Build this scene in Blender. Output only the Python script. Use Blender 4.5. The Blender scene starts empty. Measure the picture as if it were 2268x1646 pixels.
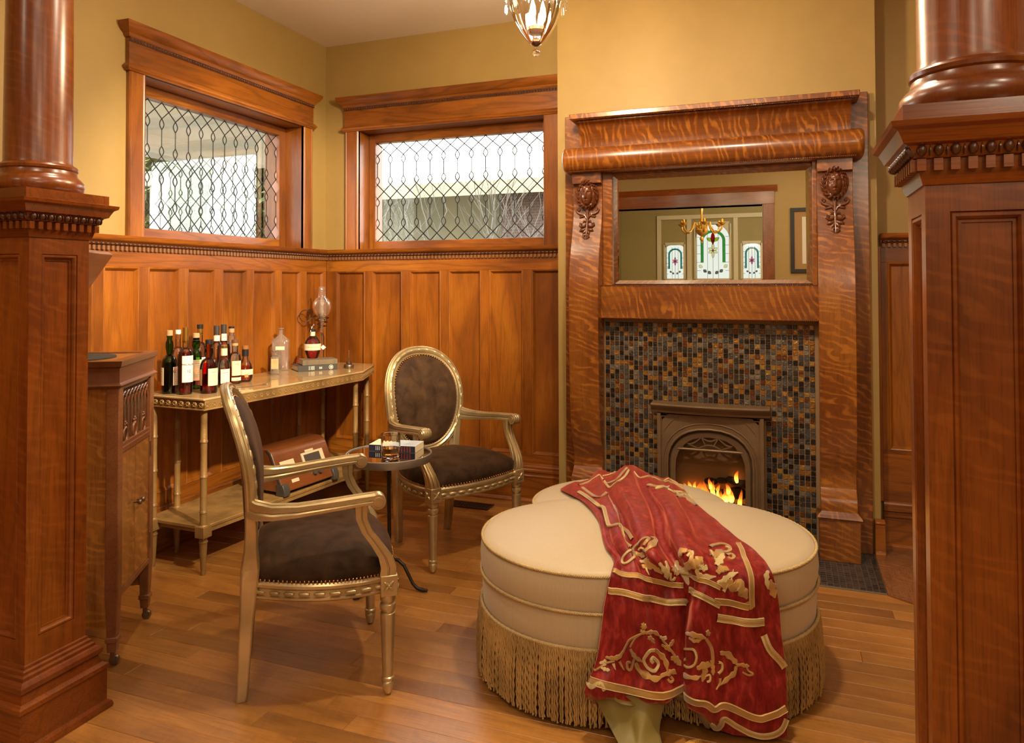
import bpy, bmesh, math, random
from mathutils import Vector, Matrix, noise
R = math.radians
rnd = random.Random(7)
S = bpy.context.scene
COL = S.collection
# ------------------------------------------------------------------ camera
cd = bpy.data.cameras.new('camera'); cam = bpy.data.objects.new('camera', cd); COL.objects.link(cam)
FPX = 1615.16; YAW = .359815; PIT = .020447; ROL = -.0026444
cd.sensor_fit = 'HORIZONTAL'; cd.sensor_width = 36.0; cd.lens = FPX / 2268 * 36.0
cd.shift_y = -(823 - 594.93) / 2268; cd.clip_start = .05; cd.clip_end = 200
def cam_axes(y, p, r):
    f0 = Vector((-math.sin(y), math.cos(y), 0)); rt = Vector((math.cos(y), math.sin(y), 0)); up = Vector((0, 0, 1))
    f = f0 * math.cos(p) + up * math.sin(p); u = up * math.cos(p) - f0 * math.sin(p)
    return f, rt * math.cos(r) + u * math.sin(r), u * math.cos(r) - rt * math.sin(r)
cf, cr, cu = cam_axes(YAW, PIT, ROL)
cam.matrix_world = Matrix(((cr.x, cu.x, -cf.x, 0), (cr.y, cu.y, -cf.y, 0), (cr.z, cu.z, -cf.z, 1.37), (0, 0, 0, 1)))
S.camera = cam
# ------------------------------------------------------------------ world, exposure
S.view_settings.view_transform = 'Standard'; S.view_settings.look = 'None'
S.view_settings.exposure = 0.5; S.view_settings.gamma = 1.0; S.view_settings.use_curve_mapping = False
W = bpy.data.worlds.new('sky'); S.world = W; W.use_nodes = True
bg = W.node_tree.nodes['Background']; bg.inputs[0].default_value = (1, .99, .96, 1); bg.inputs[1].default_value = 6.0
S.cycles.transparent_max_bounces = 40
# ------------------------------------------------------------------ pendant bulb and added unseen lights
WARM = (1.0, .82, .59)
def lamp(kind, loc, power, col=WARM, size=.06, spot=None, aim=None):
    l = bpy.data.lights.new('lamp_light', kind); l.energy = power; l.color = col
    o = bpy.data.objects.new('lamp_light', l); COL.objects.link(o); o.location = loc
    if kind == 'AREA': l.shape = 'DISK'; l.size = size
    else: l.shadow_soft_size = size
    if kind == 'SPOT': l.spot_size = R(spot); l.spot_blend = .6
    if aim is not None: o.rotation_euler = (Vector(aim) - Vector(loc)).to_track_quat('-Z', 'Y').to_euler()
    return o
PEND = (-.98, 2.9, 2.36)
lamp('POINT', (PEND[0], PEND[1], 2.56), 104, WARM, .07)              # bulb of the crystal pendant
FILL_CANS = [(-1.9, 2.0), (-.35, 2.30), (1.2, .5), (-1.1, .6), (-.1, -1.1), (-2.2, -.9), (2.2, 2.4)]
for i, c in enumerate(FILL_CANS): lamp('AREA', (c[0], c[1], 3.035), (9, 30)[i] if i < 2 else 9, WARM, .13)        # added downlights out of view, fill for floor and ottoman
lamp('POINT', (1.0, -.6, 2.45), 36, WARM, .22)                       # added fill lamp behind the camera
lamp('SPOT', (.1, 1.60, 3.02), 700, WARM, .05, 46, (-2.75, 3.55, 1.30))   # added unseen spot in place of a stand flash, brightens the console corner
lamp('POINT', (-.3, -3.3, 2.85), 95, (1, .88, .66), .12)              # unseen dining room light, set apart from the chandelier, hidden from the mirror
# ------------------------------------------------------------------ mesh helpers
class MB:
    def __init__(s): s.v = []; s.f = []
    def add(s, V, Fs):
        n = len(s.v); s.v += [tuple(p) for p in V]; s.f += [tuple(i + n for i in f) for f in Fs]; return s
    def box(s, x0, x1, y0, y1, z0, z1, M=None):
        V = [Vector(p) for p in ((x0, y0, z0), (x1, y0, z0), (x1, y1, z0), (x0, y1, z0), (x0, y0, z1), (x1, y0, z1), (x1, y1, z1), (x0, y1, z1))]
        if M is not None: V = [M @ p for p in V]
        return s.add(V, [(0, 3, 2, 1), (4, 5, 6, 7), (0, 1, 5, 4), (1, 2, 6, 5), (2, 3, 7, 6), (3, 0, 4, 7)])
    def surf(s, G, cu_=False, cv_=False, flip=False):
        n, m = len(G), len(G[0]); V = [p for r in G for p in r]; F = []
        for i in range(n if cu_ else n - 1):
            for j in range(m if cv_ else m - 1):
                a, b, c, d = i * m + j, ((i + 1) % n) * m + j, ((i + 1) % n) * m + (j + 1) % m, i * m + (j + 1) % m
                F.append((a, d, c, b) if flip else (a, b, c, d))
        return s.add(V, F)
    def tube(s, P, r, n=8, closed=False, caps=True, sq=None):
        P = [Vector(p) for p in P]; k = len(P); rr = r if isinstance(r, (list, tuple)) else [r] * k
        T = []
        for i in range(k):
            a = P[(i - 1) % k] if (closed or i > 0) else P[i]; b = P[(i + 1) % k] if (closed or i < k - 1) else P[i]
            T.append((b - a).normalized())
        up = Vector((0, 0, 1)) if abs(T[0].z) < .9 else Vector((1, 0, 0))
        N = (up - T[0] * up.dot(T[0])).normalized(); G = []
        for i in range(k):
            N = (N - T[i] * N.dot(T[i])).normalized(); B = T[i].cross(N)
            G.append([P[i] + (N * math.cos(2 * math.pi * j / n) * (sq or 1) + B * math.sin(2 * math.pi * j / n)) * rr[i] for j in range(n)])
        b0 = len(s.v); s.surf(G, closed, True)
        if caps and not closed:
            s.f.append(tuple(b0 + j for j in range(n))); s.f.append(tuple(b0 + (k - 1) * n + n - 1 - j for j in range(n)))
        return s
    def lathe(s, prof, n=20, c=(0, 0, 0), M=None, cap=True):
        G = [[Vector((r * math.cos(2 * math.pi * j / n), r * math.sin(2 * math.pi * j / n), z)) for j in range(n)] for r, z in prof]
        c = Vector(c); G = [[(M @ p if M is not None else p) + c for p in row] for row in G]
        b0 = len(s.v); s.surf(G, False, True, True)
        if cap:
            s.f.append(tuple(b0 + n - 1 - j for j in range(n))); k = len(prof) - 1; s.f.append(tuple(b0 + k * n + j for j in range(n)))
        return s
    def prism(s, poly, fn, lo, hi):
        """poly: 2-D outline; fn(u, v, w) -> 3-D; extruded w from lo to hi"""
        n = len(poly); V = [fn(u, v, lo) for u, v in poly] + [fn(u, v, hi) for u, v in poly]
        F = [tuple(range(n - 1, -1, -1)), tuple(range(n, 2 * n))] + [(i, (i + 1) % n, n + (i + 1) % n, n + i) for i in range(n)]
        return s.add(V, F)
    def sphere(s, c, r, n=6, m=8, sc=(1, 1, 1)):
        c = Vector(c)
        G = [[c + Vector((math.sin(math.pi * i / n) * math.cos(2 * math.pi * j / m) * sc[0], math.sin(math.pi * i / n) * math.sin(2 * math.pi * j / m) * sc[1], math.cos(math.pi * i / n) * sc[2])) * r for j in range(m)] for i in range(n + 1)]
        return s.surf(G, False, True)
    def sweep(s, prof, P, closed=False, up=Vector((0, 0, 1)), caps=True, ups=None):
        """prof: (out, up) pairs closed outline; path P; out = tangent x up (right of travel)"""
        P = [Vector(p) for p in P]; k = len(P); G = []
        for i in range(k):
            a = P[(i - 1) % k] if (closed or i > 0) else None; b = P[(i + 1) % k] if (closed or i < k - 1) else None
            ta = (P[i] - a).normalized() if a is not None else None; tb = (b - P[i]).normalized() if b is not None else None
            t = (ta + tb).normalized() if (ta is not None and tb is not None) else (ta if ta is not None else tb)
            U = ups[i] if ups else up
            o = t.cross(U).normalized(); uu = o.cross(t).normalized()
            m = 1.0
            if ta is not None and tb is not None: m = min(1 / max(.3, t.dot(tb)), 2)
            G.append([P[i] + o * (x * m) + uu * y for x, y in prof])
        b0 = len(s.v); n = len(prof); s.surf(G, closed, True)
        if caps and not closed:
            s.f.append(tuple(b0 + j for j in range(n))); s.f.append(tuple(b0 + (k - 1) * n + n - 1 - j for j in range(n)))
        return s
    def xf(s, M): s.v = [tuple(M @ Vector(p)) for p in s.v]; return s
def empty(name, loc=(0, 0, 0), rz=0.0):
    o = bpy.data.objects.new(name, None); COL.objects.link(o); o.location = loc; o.rotation_euler = (0, 0, rz); o.empty_display_size = .1
    return o
def build(name, mb, mat, parent=None, bev=0.0, smooth=35, seg=2, sub=0, fix=True):
    me = bpy.data.meshes.new(name); me.from_pydata(mb.v, [], mb.f); me.update()
    if fix:
        bm = bmesh.new(); bm.from_mesh(me); bmesh.ops.recalc_face_normals(bm, faces=bm.faces); bm.to_mesh(me); bm.free()
    if smooth:
        me.polygons.foreach_set('use_smooth', [True] * len(me.polygons)); me.set_sharp_from_angle(angle=R(smooth))
    if mat is not None: me.materials.append(mat)
    o = bpy.data.objects.new(name, me); COL.objects.link(o)
    if parent is not None: o.parent = parent
    if sub:
        md = o.modifiers.new('sub', 'SUBSURF'); md.levels = sub; md.render_levels = sub
    if bev:
        md = o.modifiers.new('bev', 'BEVEL'); md.width = bev; md.segments = seg; md.limit_method = 'ANGLE'; md.angle_limit = R(40)
    return o
def inst(o, parent=None, loc=None, rot=None):
    c = o.copy(); COL.objects.link(c); c.parent = parent
    if loc is not None: c.location = loc
    if rot is not None: c.rotation_euler = rot
    return c
def tag(o, label, cat, group=None):
    o['label'] = label; o['category'] = cat
    if group: o['group'] = group
    return o
def struct(o, label=None):
    o['kind'] = 'structure'
    if label: o['label'] = label
    return o
def bx(name, x0, x1, y0, y1, z0, z1, mat, parent=None, bev=.003): return build(name, MB().box(x0, x1, y0, y1, z0, z1), mat, parent, bev)
# ------------------------------------------------------------------ materials
def srgb(r, g, b):
    f = lambda c: ((c / 255 + .055) / 1.055) ** 2.4 if c > 10 else c / 255 / 12.92
    return (f(r), f(g), f(b), 1)
def newmat(name):
    m = bpy.data.materials.new(name); m.use_nodes = True; nt = m.node_tree; b = nt.nodes['Principled BSDF']
    return m, nt, b
class NG:
    def __init__(s, nt): s.nt = nt
    def n(s, t, **k):
        o = s.nt.nodes.new(t)
        for a, v in k.items(): setattr(o, a, v)
        return o
    def l(s, a, b): s.nt.links.new(a, b)
    def math(s, op, a, b=None):
        o = s.n('ShaderNodeMath', operation=op)
        for i, x in enumerate((a, b)):
            if x is None: continue
            if isinstance(x, (int, float)): o.inputs[i].default_value = x
            else: s.l(x, o.inputs[i])
        return o.outputs[0]
    def mix(s, fac, a, b, mode='MIX'):
        o = s.n('ShaderNodeMix', data_type='RGBA', blend_type=mode)
        for i, x in ((0, fac), (6, a), (7, b)):
            if isinstance(x, (int, float)): o.inputs[i].default_value = x
            elif isinstance(x, tuple): o.inputs[i].default_value = x
            else: s.l(x, o.inputs[i])
        return o.outputs[2]
    def ramp(s, fac, stops, interp='LINEAR'):
        o = s.n('ShaderNodeValToRGB'); o.color_ramp.interpolation = interp; e = o.color_ramp.elements
        while len(e) < len(stops): e.new(.5)
        for i, (p, c) in enumerate(stops): e[i].position = p; e[i].color = c if len(c) == 4 else (*c, 1)
        s.l(fac, o.inputs[0]); return o.outputs[0]
    def noise(s, vec, scale, detail=3, dist=0, rough=.5):
        o = s.n('ShaderNodeTexNoise'); o.inputs['Scale'].default_value = scale; o.inputs['Detail'].default_value = detail
        o.inputs['Distortion'].default_value = dist; o.inputs['Roughness'].default_value = rough; s.l(vec, o.inputs['Vector']); return o.outputs[0]
    def map(s, vec, scale=(1, 1, 1), rot=(0, 0, 0), loc=(0, 0, 0)):
        o = s.n('ShaderNodeMapping'); o.inputs['Scale'].default_value = scale; o.inputs['Rotation'].default_value = rot; o.inputs['Location'].default_value = loc
        s.l(vec, o.inputs['Vector']); return o.outputs[0]
    def bump(s, h, strength, bsdf, dist=.01):
        o = s.n('ShaderNodeBump'); o.inputs['Strength'].default_value = strength; o.inputs['Distance'].default_value = dist
        s.l(h, o.inputs['Height']); s.l(o.outputs[0], bsdf.inputs['Normal'])
def plain(name, col, rough=.5, metal=0, spec=.5, var=0, bump=0, bscale=60, coat=0, sheen=0):
    m, nt, b = newmat(name); g = NG(nt)
    b.inputs['Base Color'].default_value = col; b.inputs['Roughness'].default_value = rough; b.inputs['Metallic'].default_value = metal
    b.inputs['Specular IOR Level'].default_value = spec; b.inputs['Coat Weight'].default_value = coat; b.inputs['Sheen Weight'].default_value = sheen
    tc = g.n('ShaderNodeTexCoord').outputs['Object']
    if var:
        n = g.noise(tc, 9, 4); d = tuple(c * (1 - var) for c in col[:3]) + (1,); l = tuple(min(1, c * (1 + var)) for c in col[:3]) + (1,)
        g.l(g.ramp(n, [(.3, d), (.7, l)]), b.inputs['Base Color'])
    if bump: g.bump(g.noise(tc, bscale, 4), bump, b)
    return m
def wood(name, dark, mid, light, axis='Z', fig=.35, rings=7.0, rough=.3, coat=.35, flake=0.0, vary=.25, scale=1.0, crough=.16):
    """stained oak: contour lines of a stretched noise (growth rings / ray fleck), fine pores, tint that differs from board to board"""
    m, nt, b = newmat(name); g = NG(nt)
    tc = g.n('ShaderNodeTexCoord').outputs['Object']; oi = g.n('ShaderNodeObjectInfo')
    off = g.n('ShaderNodeVectorMath', operation='SCALE'); cmb = g.n('ShaderNodeCombineXYZ')
    for i in range(3): g.l(oi.outputs['Random'], cmb.inputs[i])
    g.l(cmb.outputs[0], off.inputs[0]); off.inputs['Scale'].default_value = 23.0
    ad = g.n('ShaderNodeVectorMath', operation='ADD'); g.l(tc, ad.inputs[0]); g.l(off.outputs[0], ad.inputs[1]); vec = ad.outputs[0]
    i = 'XYZ'.index(axis)
    def st(a, c): return tuple((a if k == i else c) * scale for k in range(3))
    ring = g.noise(g.map(vec, st(.9, 7)), 1.0, 2, .4)
    rl = g.math('FRACT', g.math('MULTIPLY', ring, rings)); rl = g.math('ABSOLUTE', g.math('SUBTRACT', rl, .5)); rl = g.math('MULTIPLY', rl, 2)
    pore = g.noise(g.map(vec, st(9, 260)), 1.0, 3, 0, .7)
    big = g.noise(g.map(vec, st(1.2, 3.5)), 1.0, 3, .5)
    base = g.ramp(big, [(.28, dark), (.52, mid), (.78, light)])
    dk = tuple(c * .45 for c in dark[:3]) + (1,)
    c1 = g.mix(g.math('MULTIPLY', g.ramp(rl, [(.0, (1, 1, 1)), (.45, (0, 0, 0))]), fig), base, dk)
    c2 = g.mix(g.math('MULTIPLY', g.ramp(pore, [(.36, (1, 1, 1)), (.52, (0, 0, 0))]), .38), c1, dk)
    if flake:
        wv = g.n('ShaderNodeTexWave', wave_type='BANDS', bands_direction='DIAGONAL', wave_profile='SIN'); g.l(g.map(vec, st(30, 11.0)), wv.inputs['Vector'])
        wv.inputs['Scale'].default_value = .55; wv.inputs['Distortion'].default_value = 15.0; wv.inputs['Detail'].default_value = 3.0; wv.inputs['Detail Scale'].default_value = .55; wv.inputs['Detail Roughness'].default_value = .55
        msk = g.ramp(g.noise(g.map(vec, st(16, 16)), 1.0, 2), [(.38, (.15, .15, .15)), (.62, (1, 1, 1))])
        c2 = g.mix(g.math('MULTIPLY', g.math('MULTIPLY', g.ramp(wv.outputs['Fac'], [(.55, (0, 0, 0)), (.92, (1, 1, 1))]), msk), flake), c2, tuple(min(1, c * 1.45) for c in light[:3]) + (1,))
    hs = g.n('ShaderNodeHueSaturation'); g.l(c2, hs.inputs['Color'])
    g.l(g.math('ADD', g.math('MULTIPLY', oi.outputs['Random'], vary * 2), 1 - vary), hs.inputs['Value'])
    g.l(hs.outputs[0], b.inputs['Base Color'])
    b.inputs['Roughness'].default_value = rough; b.inputs['Coat Weight'].default_value = coat; b.inputs['Coat Roughness'].default_value = crough
    g.bump(pore, .05, b, .002)
    return m
def glassy(name, tint, ior=1.45, rough=.02, refl=1.0):
    """thin clear wall: lets light straight through, tinted, with a mirror-like fresnel coat"""
    m, nt, b = newmat(name); g = NG(nt); nt.nodes.remove(b)
    t = g.n('ShaderNodeBsdfTransparent'); t.inputs[0].default_value = tint
    gl = g.n('ShaderNodeBsdfGlossy'); gl.inputs['Roughness'].default_value = rough; gl.inputs['Color'].default_value = (1, 1, 1, 1)
    fr = g.n('ShaderNodeFresnel'); fr.inputs[0].default_value = ior
    mx = g.n('ShaderNodeMixShader'); g.l(g.math('MULTIPLY', fr.outputs[0], refl), mx.inputs[0]); g.l(t.outputs[0], mx.inputs[1]); g.l(gl.outputs[0], mx.inputs[2])
    g.l(mx.outputs[0], nt.nodes['Material Output'].inputs[0]); return m
def milky(name, tint, white, k, refl=1.5, rough=.08):
    """old clouded glass: glassy() with a thin white haze of scattering"""
    m = glassy(name, tint, 1.5, rough, refl); nt = m.node_tree; g = NG(nt); out = nt.nodes['Material Output']; src = out.inputs[0].links[0].from_socket
    d = g.n('ShaderNodeBsdfDiffuse'); d.inputs[0].default_value = white; mx = g.n('ShaderNodeMixShader'); mx.inputs[0].default_value = k
    g.l(src, mx.inputs[1]); g.l(d.outputs[0], mx.inputs[2]); g.l(mx.outputs[0], out.inputs[0]); return m
def emit(name, col, s):
    m, nt, b = newmat(name); b.inputs['Base Color'].default_value = col; b.inputs['Emission Color'].default_value = col; b.inputs['Emission Strength'].default_value = s; return m
# oak of the room
OK_D, OK_M, OK_L = (.145, .037, .0034, 1), (.285, .084, .0060, 1), (.40, .138, .0105, 1)
OAKZ = wood('oak_upright', OK_D, OK_M, OK_L, 'Z', .30, 5, .36, .22, vary=.14)
OAKY = wood('oak_along_left_wall', OK_D, OK_M, OK_L, 'Y', .45, 9, .36, .22, vary=.12)
OAKX = wood('oak_along_back_wall', OK_D, OK_M, OK_L, 'X', .45, 9, .36, .22, vary=.12)
TRIMD = plain('carved_oak', (.075, .022, .007, 1), .35, coat=.3, var=.3)
RD_D, RD_M, RD_L = (.115, .022, .0028, 1), (.215, .051, .0048, 1), (.325, .098, .0095, 1)
COLZ = wood('column_oak_upright', RD_D, RD_M, RD_L, 'Z', .28, 6, .30, .45, .16, vary=.08, crough=.24)
COLX = wood('column_oak_across', RD_D, RD_M, RD_L, 'X', .30, 8, .24, .5, vary=.08)
MT_D, MT_M, MT_L = (.105, .024, .0030, 1), (.190, .052, .0060, 1), (.31, .112, .0135, 1)
TIGZ = wood('tiger_oak_upright', MT_D, MT_M, MT_L, 'Z', .2, 5, .30, .5, .6, vary=.06, crough=.2)
TIGX = wood('tiger_oak_across', MT_D, MT_M, MT_L, 'X', .2, 5, .30, .5, .6, vary=.06, crough=.2)
CARV = plain('carved_walnut_brown', (.115, .030, .008, 1), .28, coat=.5, var=.2)
FLRW = wood('floor_oak', (.24, .088, .014, 1), (.37, .155, .028, 1), (.48, .215, .045, 1), 'X', .26, 9, .40, 1.0, .07, vary=.24, crough=.34)
FLRY = wood('border_board_oak', (.12, .04, .01, 1), (.20, .07, .018, 1), (.27, .105, .03, 1), 'Y', .2, 9, .26, .5, .3, vary=.1)
PAINT = plain('mustard_wall_paint', (.350, .230, .068, 1), .55, var=.03, bump=.02, bscale=300)
CEIL = plain('warm_white_ceiling_paint', (.74, .65, .52, 1), .6)
GILT = plain('champagne_gilt_wood', (.50, .385, .205, 1), .32, .72, var=.22, bump=.04, bscale=90)
MOHAIR, _nt, _b = newmat('brown_mohair_velvet'); _g = NG(_nt)
_tc = _g.n('ShaderNodeTexCoord').outputs['Object']; 
_b.inputs['Roughness'].default_value = .75; _b.inputs['Sheen Weight'].default_value = .22; _b.inputs['Sheen Tint'].default_value = (.65, .36, .19, 1); _b.inputs['Sheen Roughness'].default_value = .4
_g.l(_g.ramp(_g.noise(_tc, 16, 4, .5), [(.3, (.020, .009, .0035, 1)), (.72, (.058, .028, .011, 1))]), _b.inputs['Base Color'])
_b.inputs['Specular IOR Level'].default_value = .15
_g.bump(_g.noise(_tc, 500, 2), .25, _b, .003)
BRASS = plain('antique_brass_nail', (.42, .20, .07, 1), .3, 1)
IRON = plain('wrought_iron', (.045, .038, .033, 1), .45, .8, bump=.15, bscale=120)
STEEL = plain('bright_steel', (.55, .52, .48, 1), .22, 1)
BLACK = plain('black_metal', (.012, .011, .010, 1), .5)
PAPER = plain('cream_paper', (.72, .60, .40, 1), .7)
LABEL = plain('cream_bottle_label', (.78, .68, .46, 1), .6)
LABELW = plain('white_bottle_label', (.80, .76, .66, 1), .6)
INK = plain('dark_ink', (.03, .02, .02, 1), .6)
INKR = plain('red_ink', (.35, .05, .03, 1), .6)
# ================================================================== THE ROOM
XW, YW, ZC = -3.06, 4.375, 3.06
BY = 4.13                                   # face of the chimney breast
NY = 4.275                                  # wall of the recess right of the breast
FY = -2.2                                   # wall behind the camera
# ---- floor: boards run parallel to the fireplace wall
floor = struct(build('floor', MB().box(XW - .3, 3.8, FY - 4.2, YW + .3, -.12, -.006), FLRW, None, 0, 0))
PW = .083; y = 1.36; lens = [.9, 1.25, 1.6, .75, 1.05, 1.9]
plank_meshes = {}
def plank(x0, x1, y0):
    L = round(x1 - x0, 3)
    if L not in plank_meshes:
        o = build('floor_plank', MB().box(0, L, 0, PW - .0007, -.02, 0), FLRW, floor, .0012, 0, 1); plank_meshes[L] = o; o.location = (x0, y0, 0); return
    inst(plank_meshes[L], floor, (x0, y0, 0))
while y < YW - PW:
    xe = -1.235 if y + PW > 3.60 else .95
    x = -3.03 - rnd.random() * .5
    first = True
    while x < xe - .01:
        L = rnd.choice(lens); x1 = min(x + L, xe)
        if xe - x1 < .2: x1 = xe
        plank(max(x, -3.04), x1 - .0007, y); x = x1
    y += PW
# dark mosaic hearth and the oak border beside it
PITCH = .0268
TILEM, nt, b = newmat('glass_mosaic_tile'); g = NG(nt)
pos = g.n('ShaderNodeNewGeometry').outputs['Position']
fl = g.n('ShaderNodeVectorMath', operation='FLOOR'); sc_ = g.n('ShaderNodeVectorMath', operation='SCALE'); sc_.inputs['Scale'].default_value = 1 / PITCH
g.l(pos, sc_.inputs[0]); g.l(sc_.outputs[0], fl.inputs[0]); wn = g.n('ShaderNodeTexWhiteNoise', noise_dimensions='3D'); g.l(fl.outputs[0], wn.inputs['Vector'])
g.l(g.ramp(wn.outputs['Value'], [(0, (.010, .009, .010)), (.22, (.035, .035, .037)), (.36, (.105, .10, .095)), (.53, (.20, .175, .14)), (.60, (.13, .042, .012)), (.72, (.30, .135, .022)), (.84, (.36, .205, .05)), (.92, (.06, .07, .075))], 'CONSTANT'), b.inputs['Base Color'])
b.inputs['Roughness'].default_value = .26; b.inputs['Metallic'].default_value = .45; b.inputs['Coat Weight'].default_value = .6; b.inputs['Coat Roughness'].default_value = .08
g.bump(g.noise(pos, 85, 3, .8), .8, b, .006)
HEARTHM, nt, b = newmat('dark_slate_mosaic'); g = NG(nt); pos = g.n('ShaderNodeNewGeometry').outputs['Position']
fl = g.n('ShaderNodeVectorMath', operation='FLOOR'); sc_ = g.n('ShaderNodeVectorMath', operation='SCALE'); sc_.inputs['Scale'].default_value = 1 / PITCH
g.l(pos, sc_.inputs[0]); g.l(sc_.outputs[0], fl.inputs[0]); wn = g.n('ShaderNodeTexWhiteNoise', noise_dimensions='3D'); g.l(fl.outputs[0], wn.inputs['Vector'])
g.l(g.ramp(wn.outputs['Value'], [(0, (.012, .010, .011)), (.4, (.028, .020, .018)), (.75, (.045, .028, .022))], 'CONSTANT'), b.inputs['Base Color']); b.inputs['Roughness'].default_value = .3; b.inputs['Coat Weight'].default_value = .4
GROUT = plain('brown_grout', (.27, .165, .080, 1), .8)
GROUTH = plain('tan_hearth_grout', (.16, .12, .07, 1), .8)
HX0, HX1, HY0, HY1 = -1.235, .403, 3.606, 4.125
hearth = struct(bx('floor_hearth', HX0, HX1, HY0, HY1, -.03, -.0022, GROUTH, None, 0), 'dark mosaic hearth slab laid flush with the oak floor')
ht = MB().box(.0012, PITCH - .0014, .0012, PITCH - .0014, -.006, .0008); proto = None; restH = MB()
nx, ny = int((HX1 - HX0) / PITCH), int((HY1 - HY0) / PITCH)
for i in range(nx):
    for j in range(ny):
        x0 = (math.floor(HX1 / PITCH) - 1 - i) * PITCH; y0 = (math.ceil(HY0 / PITCH) + j) * PITCH
        if i < 15 and j < 19:
            if proto is None: proto = build('hearth_tile', ht, HEARTHM, hearth, .0008, 0, 1); proto.location = (x0, y0, 0)
            else: inst(proto, hearth, (x0, y0, 0))
        else: restH.add([(p[0] + x0, p[1] + y0, p[2]) for p in ht.v], ht.f)
o = build('hearth_tile_field', restH, HEARTHM, hearth, 0, 0); o['kind'] = 'stuff'
bd = MB().prism([(.404, 3.600), (.95, 3.25), (.95, NY), (.404, NY)], lambda u, v, w: (u, v, w), -.02, .0015)
build('border_board', bd, FLRY, floor, .001, 0)
# ---- ceiling
struct(build('ceiling', MB().box(XW - .3, 3.8, FY - 4.2, YW + .3, ZC, ZC + .1), CEIL, None, 0, 0))
# ---- walls
def wall_open(fn, u0, u1, z0, z1, openings, d0=-.30, d1=0.0):
    """wall slab with rectangular openings"""
    mb = MB(); cuts = sorted(openings)
    def slab(a, b, c, e):
        if b - a > 1e-4 and e - c > 1e-4:
            P = [fn(u, d, z) for u, d, z in ((a, d0, c), (b, d0, c), (b, d1, c), (a, d1, c), (a, d0, e), (b, d0, e), (b, d1, e), (a, d1, e))]
            mb.add(P, [(0, 3, 2, 1), (4, 5, 6, 7), (0, 1, 5, 4), (1, 2, 6, 5), (2, 3, 7, 6), (3, 0, 4, 7)])
    u = u0
    for a, b, c, e in cuts:
        slab(u, a, z0, z1); slab(a, b, z0, c); slab(a, b, e, z1); u = b
    slab(u, u1, z0, z1); return mb
FL = lambda u, d, z: Vector((XW + d, u, z))          # left wall: u runs away from camera
FB = lambda u, d, z: Vector((u, YW - d, z))          # back wall
FN = lambda u, d, z: Vector((u, NY - d, z))
W1 = (2.80, 4.096, 1.60, 2.435); W2 = (-2.777, -1.425, 1.60, 2.435)
hole = lambda w: (w[0] - .0121, w[1] + .0121, 1.5875, 2.4425)
wall_left = struct(build('wall_left', wall_open(FL, FY - .3, YW + .3, 0, ZC, [hole(W1)]), PAINT, None, 0, 0))
wall_back = struct(build('wall_back', wall_open(FB, XW, -1.24, 0, ZC, [hole(W2)]), PAINT, None, 0, 0))
wall_chimney = struct(bx('wall_chimney', -1.262, .436, BY, YW + .3, 0, ZC, PAINT, None, 0))
wall_recess = struct(bx('wall_recess', .436, 3.5, NY, YW + .3, 0, ZC, PAINT, None, 0))
struct(bx('wall_right', 3.5, 3.8, FY - .3, YW + .3, 0, ZC, PAINT, None, 0))
# ---- wainscot
def mould(fn, prof, u0, u1):
    return MB().prism(prof, lambda d, z, u: fn(u, d, z), u0, u1)
def rects_frame(mb, fn, u0, u1, z0, z1, rings):
    """nested rectangles: rings = (inset, depth); last one closed"""
    L = []
    for ins, d in rings: L.append([fn(u0 + ins, d, z0 + ins), fn(u1 - ins, d, z0 + ins), fn(u1 - ins, d, z1 - ins), fn(u0 + ins, d, z1 - ins)])
    mb.surf(L, False, True); n = len(mb.v); mb.f.append((n - 4, n - 3, n - 2, n - 1)); return mb
PZ0, PZ1 = .295, 1.457
RINGS = [(0, .006), (0, .030), (.004, .033), (.009, .031), (.013, .024), (.018, .018), (.021, .013), (.024, .013)]
DENT = plain('dusty_oak_dentil', (.20, .085, .030, 1), .45)
def chair_rail(fn, u0, u1, parent, wood_, zoff=0, dpitch=.0257):
    z = zoff
    P = [(0, 1.546), (.030, 1.546), (.032, 1.556), (.036, 1.558), (.036, 1.574), (.044, 1.579), (.052, 1.583), (.056, 1.589), (.058, 1.598), (.060, 1.608), (0, 1.608)]
    build('chair_rail', mould(fn, [(d, zz + z) for d, zz in P], u0, u1), wood_, parent, .001, 30, 1)
    dm = MB(); n = int((u1 - u0) / dpitch)
    for i in range(n):
        a = u0 + (i + .25) * dpitch
        dm.add(*boxfn(fn, a, a + dpitch * .52, .028, .045, 1.536 + z, 1.556 + z))
    build('dentil_band', dm, DENT, parent, 0, 0)
    em = MB()
    for i in range(n): em.add(*ball(fn, u0 + (i + .5) * dpitch, .040, 1.566 + z, .0088, dpitch * .40))
    for i in range(n): em.add(*ball(fn, u0 + (i + 1.0) * dpitch, .038, 1.566 + z, .0085, dpitch * .12))
    build('egg_bead_band', em, TRIMD, parent, 0, 60)
def boxfn(fn, u0, u1, d0, d1, z0, z1):
    V = [fn(u, d, z) for u, d, z in ((u0, d0, z0), (u1, d0, z0), (u1, d1, z0), (u0, d1, z0), (u0, d0, z1), (u1, d0, z1), (u1, d1, z1), (u0, d1, z1))]
    return V, [(0, 3, 2, 1), (4, 5, 6, 7), (0, 1, 5, 4), (1, 2, 6, 5), (2, 3, 7, 6), (3, 0, 4, 7)]
def ball(fn, u, d, z, r, ru, n=4, m=6):
    V = []; F = []
    for i in range(n + 1):
        for j in range(m):
            a, b2 = math.pi * i / n, 2 * math.pi * j / m
            V.append(fn(u + ru * math.cos(a), d + r * math.sin(a) * math.cos(b2), z + r * math.sin(a) * math.sin(b2)))
    for i in range(n):
        for j in range(m): F.append((i * m + j, (i + 1) * m + j, (i + 1) * m + (j + 1) % m, i * m + (j + 1) % m))
    return V, F
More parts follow.
